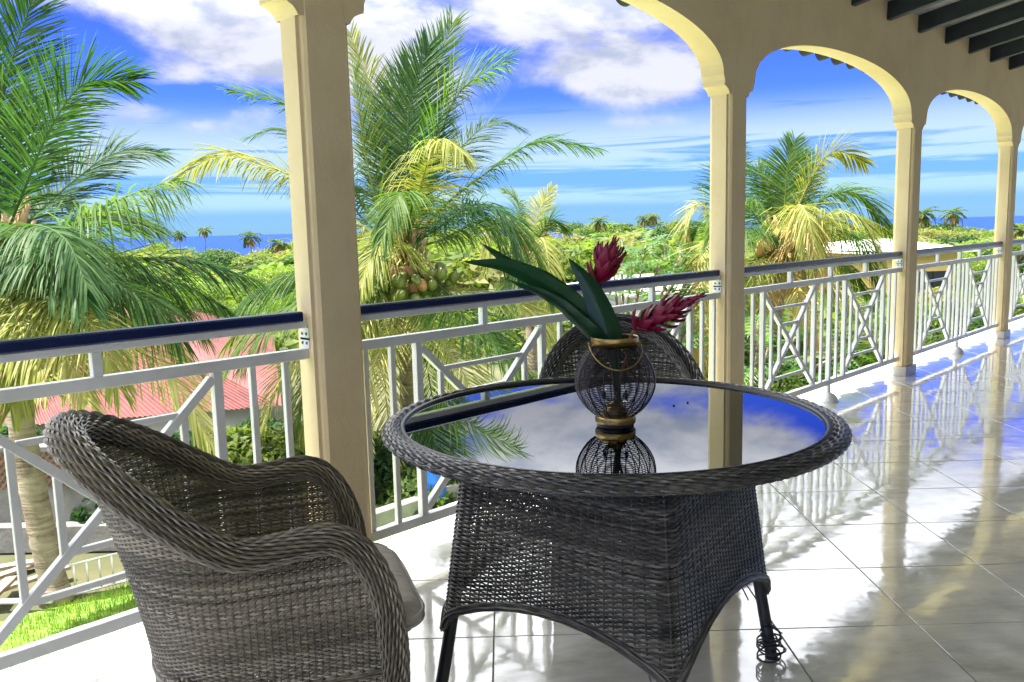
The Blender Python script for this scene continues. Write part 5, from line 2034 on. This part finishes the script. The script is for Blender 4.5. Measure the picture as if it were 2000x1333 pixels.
# --- breadfruit tree with big lobed leaves
def lobed_leaf_mesh():
    m = MB()
    V, F = [], []
    n = 7
    # midrib points, then pairs of lobes
    V.append((0, 0, 0))
    for i in range(n):
        x = .12 + .80 * i / (n - 1)
        wd = .34 * math.sin(PI * (.18 + .72 * i / n)) + .03
        k = len(V)
        for sg in (-1, 1):
            V.append((x - .055, 0, .0)); V.append((x + .075, sg * wd * .55, -.02)); V.append((x + .17, sg * wd, -.07 - .05 * wd)); V.append((x + .065, sg * wd * .42, -.01)); V.append((x + .05, 0, 0))
            b = len(V) - 5
            F.append((b, b + 1, b + 3, b + 4) if sg > 0 else (b + 4, b + 3, b + 1, b))
            F.append((b + 1, b + 2, b + 3) if sg > 0 else (b + 3, b + 2, b + 1))
    k = len(V)
    V += [(.90, -.05, 0), (1.08, 0, -.05), (.90, .05, 0), (.85, 0, 0)]
    F.append((k + 3, k, k + 1, k + 2))
    V = [(x, y, z - .22 * x * x) for x, y, z in V]
    m.add(V, F, .5)
    me = m.mesh('leaf')
    me.materials.append(M['bread_leaf'])
    return me


LOBED = lobed_leaf_mesh()


def breadfruit(label, spots, d, nleaf, seed):
    r = random.Random(seed)
    root = at(spots[0][0], 620, d)
    root[2] = -2.6
    t = thing('breadfruit_tree', label, 'tree', tuple(root), world=True)
    m = MB()
    hub = root + np.array([0, 0, 1.5])
    m.tube([root, hub], [.14, .10], 10)
    tips = []
    for (x, y, dd) in spots:
        p = at(x, y, d + dd)
        mid = (hub + p) / 2 + np.array([0, 0, -.15])
        m.tube([hub, mid, p], [.06, .035, .015], 6)
        tips.append(p)
    m.build('trunk', M['bark'], t, True)
    for i in range(nleaf):
        c = tips[i % len(tips)]
        a = i // len(tips) * 2.4 + r.uniform(-.3, .3)
        e = r.uniform(-.5, .75)
        s = r.uniform(.38, .66)
        o = link('leaf', LOBED, t)
        o.location = tuple(c + np.array([r.uniform(-.05, .05), r.uniform(-.05, .05), r.uniform(-.22, .08)]))
        o.rotation_euler = (r.uniform(-.35, .35), -e, a)
        o.scale = (s, s, s)
    return t


breadfruit('breadfruit tree with big glossy lobed leaves between the red flower and the column', [
    (1215, 470, 0), (1262, 478, .3), (1305, 470, .2), (1235, 510, -.5), (1285, 520, -.6), (1330, 500, -.2), (1200, 540, -.6), (1250, 560, -.9), (1310, 560, -.8), (1345, 550, -.5),
    (1290, 600, -1.2), (1340, 610, -1.1), (1230, 610, -1.2), (1180, 580, -.6), (1360, 480, .4), (1150, 620, -.8), (1370, 660, -1.2), (1300, 650, -1.4)], 15.5, 220, 5)
breadfruit('broad-leaved plant behind the balusters left of the terracotta wall', [
    (1480, 620, 0), (1500, 680, -.3), (1540, 700, -.2), (1475, 720, -.5), (1520, 740, -.5), (1650, 690, 0), (1600, 720, .1), (1560, 650, .3)], 13.0, 72, 8)


# ------------------------------------------------------------------ houses and garden things
def sheet_roof(t, P00, P10, P11, P01, nsheet, mat, waves=6, amp=.022):
    """corrugated sheets laid side by side from edge P00-P10 (eave) up to P01-P11 (ridge)"""
    P00, P10, P11, P01 = [np.array(p, float) for p in (P00, P10, P11, P01)]
    nr = np.cross(P10 - P00, P01 - P00)
    nr /= np.linalg.norm(nr)
    if nr[2] < 0:
        nr = -nr
    for s in range(nsheet):
        m = MB()
        V, F = [], []
        k = waves * 4 + 1
        for i in range(k):
            u = (s + i / (k - 1)) / nsheet
            h = amp * (1 if (i % 4) in (1,) else (.9 if (i % 4) == 2 else 0)) + .006 * (s % 2)
            for v in (0, 1):
                p = (P00 * (1 - u) + P10 * u) * (1 - v) + (P01 * (1 - u) + P11 * u) * v + nr * h
                V.append(p)
        F = [(2 * i, 2 * i + 2, 2 * i + 3, 2 * i + 1) for i in range(k - 1)]
        m.add(V, F)
        m.build('roof_sheet', mat, t)
    rg_ = MB().tube([P01 + nr * .03, P11 + nr * .03], .09, 8)
    rg_.build('ridge_cap', mat, t, True)


def build_red_house():
    e1 = at(548, 770, 14.6); e0 = at(-420, 830, 12.6)
    zE, zR = -1.7, .50
    e1[2] = zE; e0[2] = zE
    ed = (e1 - e0) / np.linalg.norm(e1 - e0)
    pd = np.array([-ed[1], ed[0], 0])
    if pd @ FWD < 0:
        pd = -pd
    r0, r1 = e0 + pd * 6.2, e1 + pd * 6.2
    r1 = r1 - ed * 5.2
    r0[2] = r1[2] = zR
    b0, b1 = e0 + pd * 12.4, e1 + pd * 12.4
    t = thing('red_roofed_house', 'house with a faded red corrugated roof behind the left palm fronds', 'house', (e1[0], e1[1], -2.6), world=True)
    sheet_roof(t, e0, e1, r1, r0, 12, M['red_roof'], 7)
    sheet_roof(t, b0, b1, r1 - [0, 0, .002], r0 - [0, 0, .002], 12, M['red_roof'], 7)
    sheet_roof(t, e1, b1, r1 + [0, 0, .001], r1 + pd * .01, 9, M['red_roof'], 7)
    m = MB()
    i_ = .35
    c = [e0 + ed * i_ + pd * i_, e1 - ed * i_ + pd * i_, b1 - ed * i_ - pd * i_, b0 + ed * i_ - pd * i_]
    V = [(p[0], p[1], -2.62) for p in c] + [(p[0], p[1], zE + .08) for p in c]
    g0 = r0 + ed * i_
    V += [(g0[0], g0[1], zR - .08)]
    m.add(V, [(0, 1, 5, 4), (1, 2, 6, 5), (2, 3, 7, 6), (3, 0, 4, 8, 7)])
    m.build('wall', M['white_wall'], t)


build_red_house()


def build_white_house(label, x0, x1, ytop, yeave, d, depth_m, wallmat):
    """hip-roofed house whose roof shows between pixels x0 and x1"""
    a = at(x0, yeave, d); b = at(x1, yeave, d + 1.0)
    zE = (a[2] + b[2]) / 2
    zT = at((x0 + x1) / 2, ytop, d + depth_m / 2)[2]
    a[2] = b[2] = zE
    ed = (b - a) / np.linalg.norm(b - a)
    pd = np.array([-ed[1], ed[0], 0])
    if pd @ FWD < 0:
        pd = -pd
    L = np.linalg.norm(b - a)
    c, e = b + pd * depth_m, a + pd * depth_m
    h = min(depth_m / 2, L * .3)
    r0, r1 = a + ed * h + pd * depth_m / 2, b - ed * h + pd * depth_m / 2
    r0[2] = r1[2] = zT
    t = thing('white_roofed_house', label, 'house', (a[0], a[1], ground_z(a[0], a[1])), world=True)
    m = MB()
    m.add([a, b, c, e, r0, r1], [(0, 1, 5, 4), (1, 2, 5), (2, 3, 4, 5), (3, 0, 4)])
    m.build('roof', M['white_roof'], t)
    f = MB()
    for p, q in ((a, b), (b, c), (c, e), (e, a)):
        f.bar(p - [0, 0, .08], q - [0, 0, .08], .05, .16, (0, 0, 1))
    f.build('fascia', M['white_wall'], t)
    w = MB()
    i_ = .5
    cs = [a + (ed + pd) * i_, b + (pd - ed) * i_, c - (ed + pd) * i_, e + (ed - pd) * i_]
    gz = ground_z(a[0], a[1]) - .3
    w.add([(p[0], p[1], gz) for p in cs] + [(p[0], p[1], zE) for p in cs], [(0, 1, 5, 4), (1, 2, 6, 5), (2, 3, 7, 6), (3, 0, 4, 7)])
    w.build('wall', wallmat, t)
    for k in range(3):
        p = cs[0] + (cs[1] - cs[0]) * (.22 + .28 * k) - pd * .02
        wd = MB().bar((p[0], p[1], zE - 1.9), (p[0], p[1], zE - .8), .06, .8, pd)
        wd.build('window', M['black_metal'], t)


build_white_house('house with a pale roof and yellow wall in the third arch', 1730, 1912, 465, 489, 30, 7, M['yellow_wall'])
build_white_house('white house glimpsed through the breadfruit leaves behind the handrail', 1230, 1400, 536, 566, 22, 4, M['white_wall'])


def garden():
    # concrete boundary wall at the left, in courses
    p0, p1 = on_z(-260, 1095, -2.6), on_z(236, 1085, -2.6)
    ed = (p1 - p0) / np.linalg.norm(p1 - p0)
    nd = np.array([-ed[1], ed[0], 0])
    if nd @ FWD < 0:
        nd = -nd
    t = thing('garden_wall', 'grey stained concrete wall behind the left palm trunk', 'wall', tuple(p0), world=True)
    L = np.linalg.norm(p1 - p0)
    m = MB().bar(p0 + nd * .4 + [0, 0, .62], p1 + nd * .4 + [0, 0, .62], 1.24, .16, (0, 0, 1))
    bevel(m.build('panel', M['concrete'], t), .01)
    m = MB().bar(p0 + nd * .22 + [0, 0, .17], p1 + nd * .22 + [0, 0, .17], .34, .18, (0, 0, 1))
    bevel(m.build('footing', M['concrete'], t), .012)
    m = MB().bar(p0 + nd * .4 + [0, 0, 1.28], p1 + nd * .4 + [0, 0, 1.28], .07, .22, (0, 0, 1))
    bevel(m.build('coping', M['concrete'], t), .01)
    # lattice screen
    q0 = p0 + nd * .30
    t = thing('lattice_screen', 'brown lattice screen against the wall at the left edge', 'screen', tuple(q0), world=True)
    for i in range(24):
        for sg in (-1, 1):
            u = L * .30 + i * .09
            a = q0 + ed * u + np.array([0, 0, .78 + (.004 * sg)]) - nd * .01 * sg
            b = a + ed * (.42 * sg) + np.array([0, 0, .46])
            MB().bar(a, b, .008, .02, nd).build('slat', M['rust_wood'], t)
    # ladder lying on its side
    a, b = on_z(140, 1163, -2.56), on_z(330, 1113, -2.56)
    t = thing('ladder', 'pale metal ladder lying on its edge at the foot of the garden wall', 'ladder', tuple(a), world=True)
    up = np.array([0, 0, .34])
    MB().tube([a, b], .014, 8).build('rail', M['aluminium'], t, True)
    MB().tube([a + up, b + up], .014, 8).build('rail', M['aluminium'], t, True)
    for k in range(8):
        p = a + (b - a) * (k + .35) / 8
        MB().tube([p, p + up], .012, 8).build('rung', M['aluminium'], t, True)
    # planks and offcuts by the trunk
    r = random.Random(12)
    for k, (x, y, an, ln, lb) in enumerate([(20, 1120, .3, .9, 'weathered plank lying farthest left by the garden wall'), (60, 1105, -.5, .7, 'short plank leaning over the others near the palm trunk'),
                                            (45, 1150, .1, 1.0, 'long weathered plank nearest the lawn at the left'), (5, 1165, 1.0, .6, 'offcut board at the left picture edge'), (85, 1135, 1.3, .5, 'small board against the foot of the palm trunk')]):
        p = on_z(x, y, -2.55)
        o = MB().box((-ln / 2, -.06, -.018), (ln / 2, .06, .018)).build('plank', M['weathered_wood'])
        o.location = (p[0], p[1], -2.54 + .03 * k)
        o.rotation_euler = (r.uniform(-.1, .1), r.uniform(-.08, .08), an)
        tag(o, lb, 'plank', 'planks dumped by the palm trunk')
    p = on_z(18, 1175, -2.5)
    o = MB().tube([p - ed * .5, p + ed * .45], .03, 10).build('white_pipe', M['white_wall'], None, True)
    tag(o, 'short white pipe lying on the planks at the left edge', 'pipe')
    # terracotta wall and post
    a, b = on_z(1545, 800, -2.6), on_z(1640, 760, -2.6)
    t = thing('terracotta_wall', 'low terracotta wall seen through the balusters right of the table', 'wall', tuple(a), world=True)
    bevel(MB().bar(a + [0, 0, .35], b + [0, 0, .35], .7, .2, (0, 0, 1)).build('panel', M['terracotta'], t), .01)
    bevel(MB().bar(a, a + [0, 0, 1.15], .14, .14, ed).build('post', M['rust_wood'], t), .008)
    # blue barrel
    p = on_z(855, 1000, -2.6)
    t = thing('blue_barrel', 'blue plastic barrel glimpsed below the table rim through the railing', 'barrel', tuple(p))
    MB().lathe([(0, 0), (.26, 0), (.28, .03), (.285, .25), (.295, .28), (.285, .31), (.285, .55), (.295, .58), (.285, .61), (.28, .82), (.26, .86), (.0, .86)], seg=28).build('drum', M['blue_plastic'], t, True)
    t.scale = (.46, .46, .75)
    MB().lathe([(.262, .86), (.275, .865), (.275, .89), (.262, .895), (.0, .895)], seg=28).build('lid', M['blue_plastic'], t, True)
    # low retaining kerb behind the railing right of the first column
    a, b = on_z(640, 1075, -2.6), on_z(900, 985, -2.6)
    o = MB().bar(a + [0, 0, .15], b + [0, 0, .15], .3, .18, (0, 0, 1)).build('stone_kerb', M['concrete'])
    bevel(o, .015)
    tag(o, 'mossy concrete kerb on the ground behind the railing right of the first column', 'kerb')


garden()
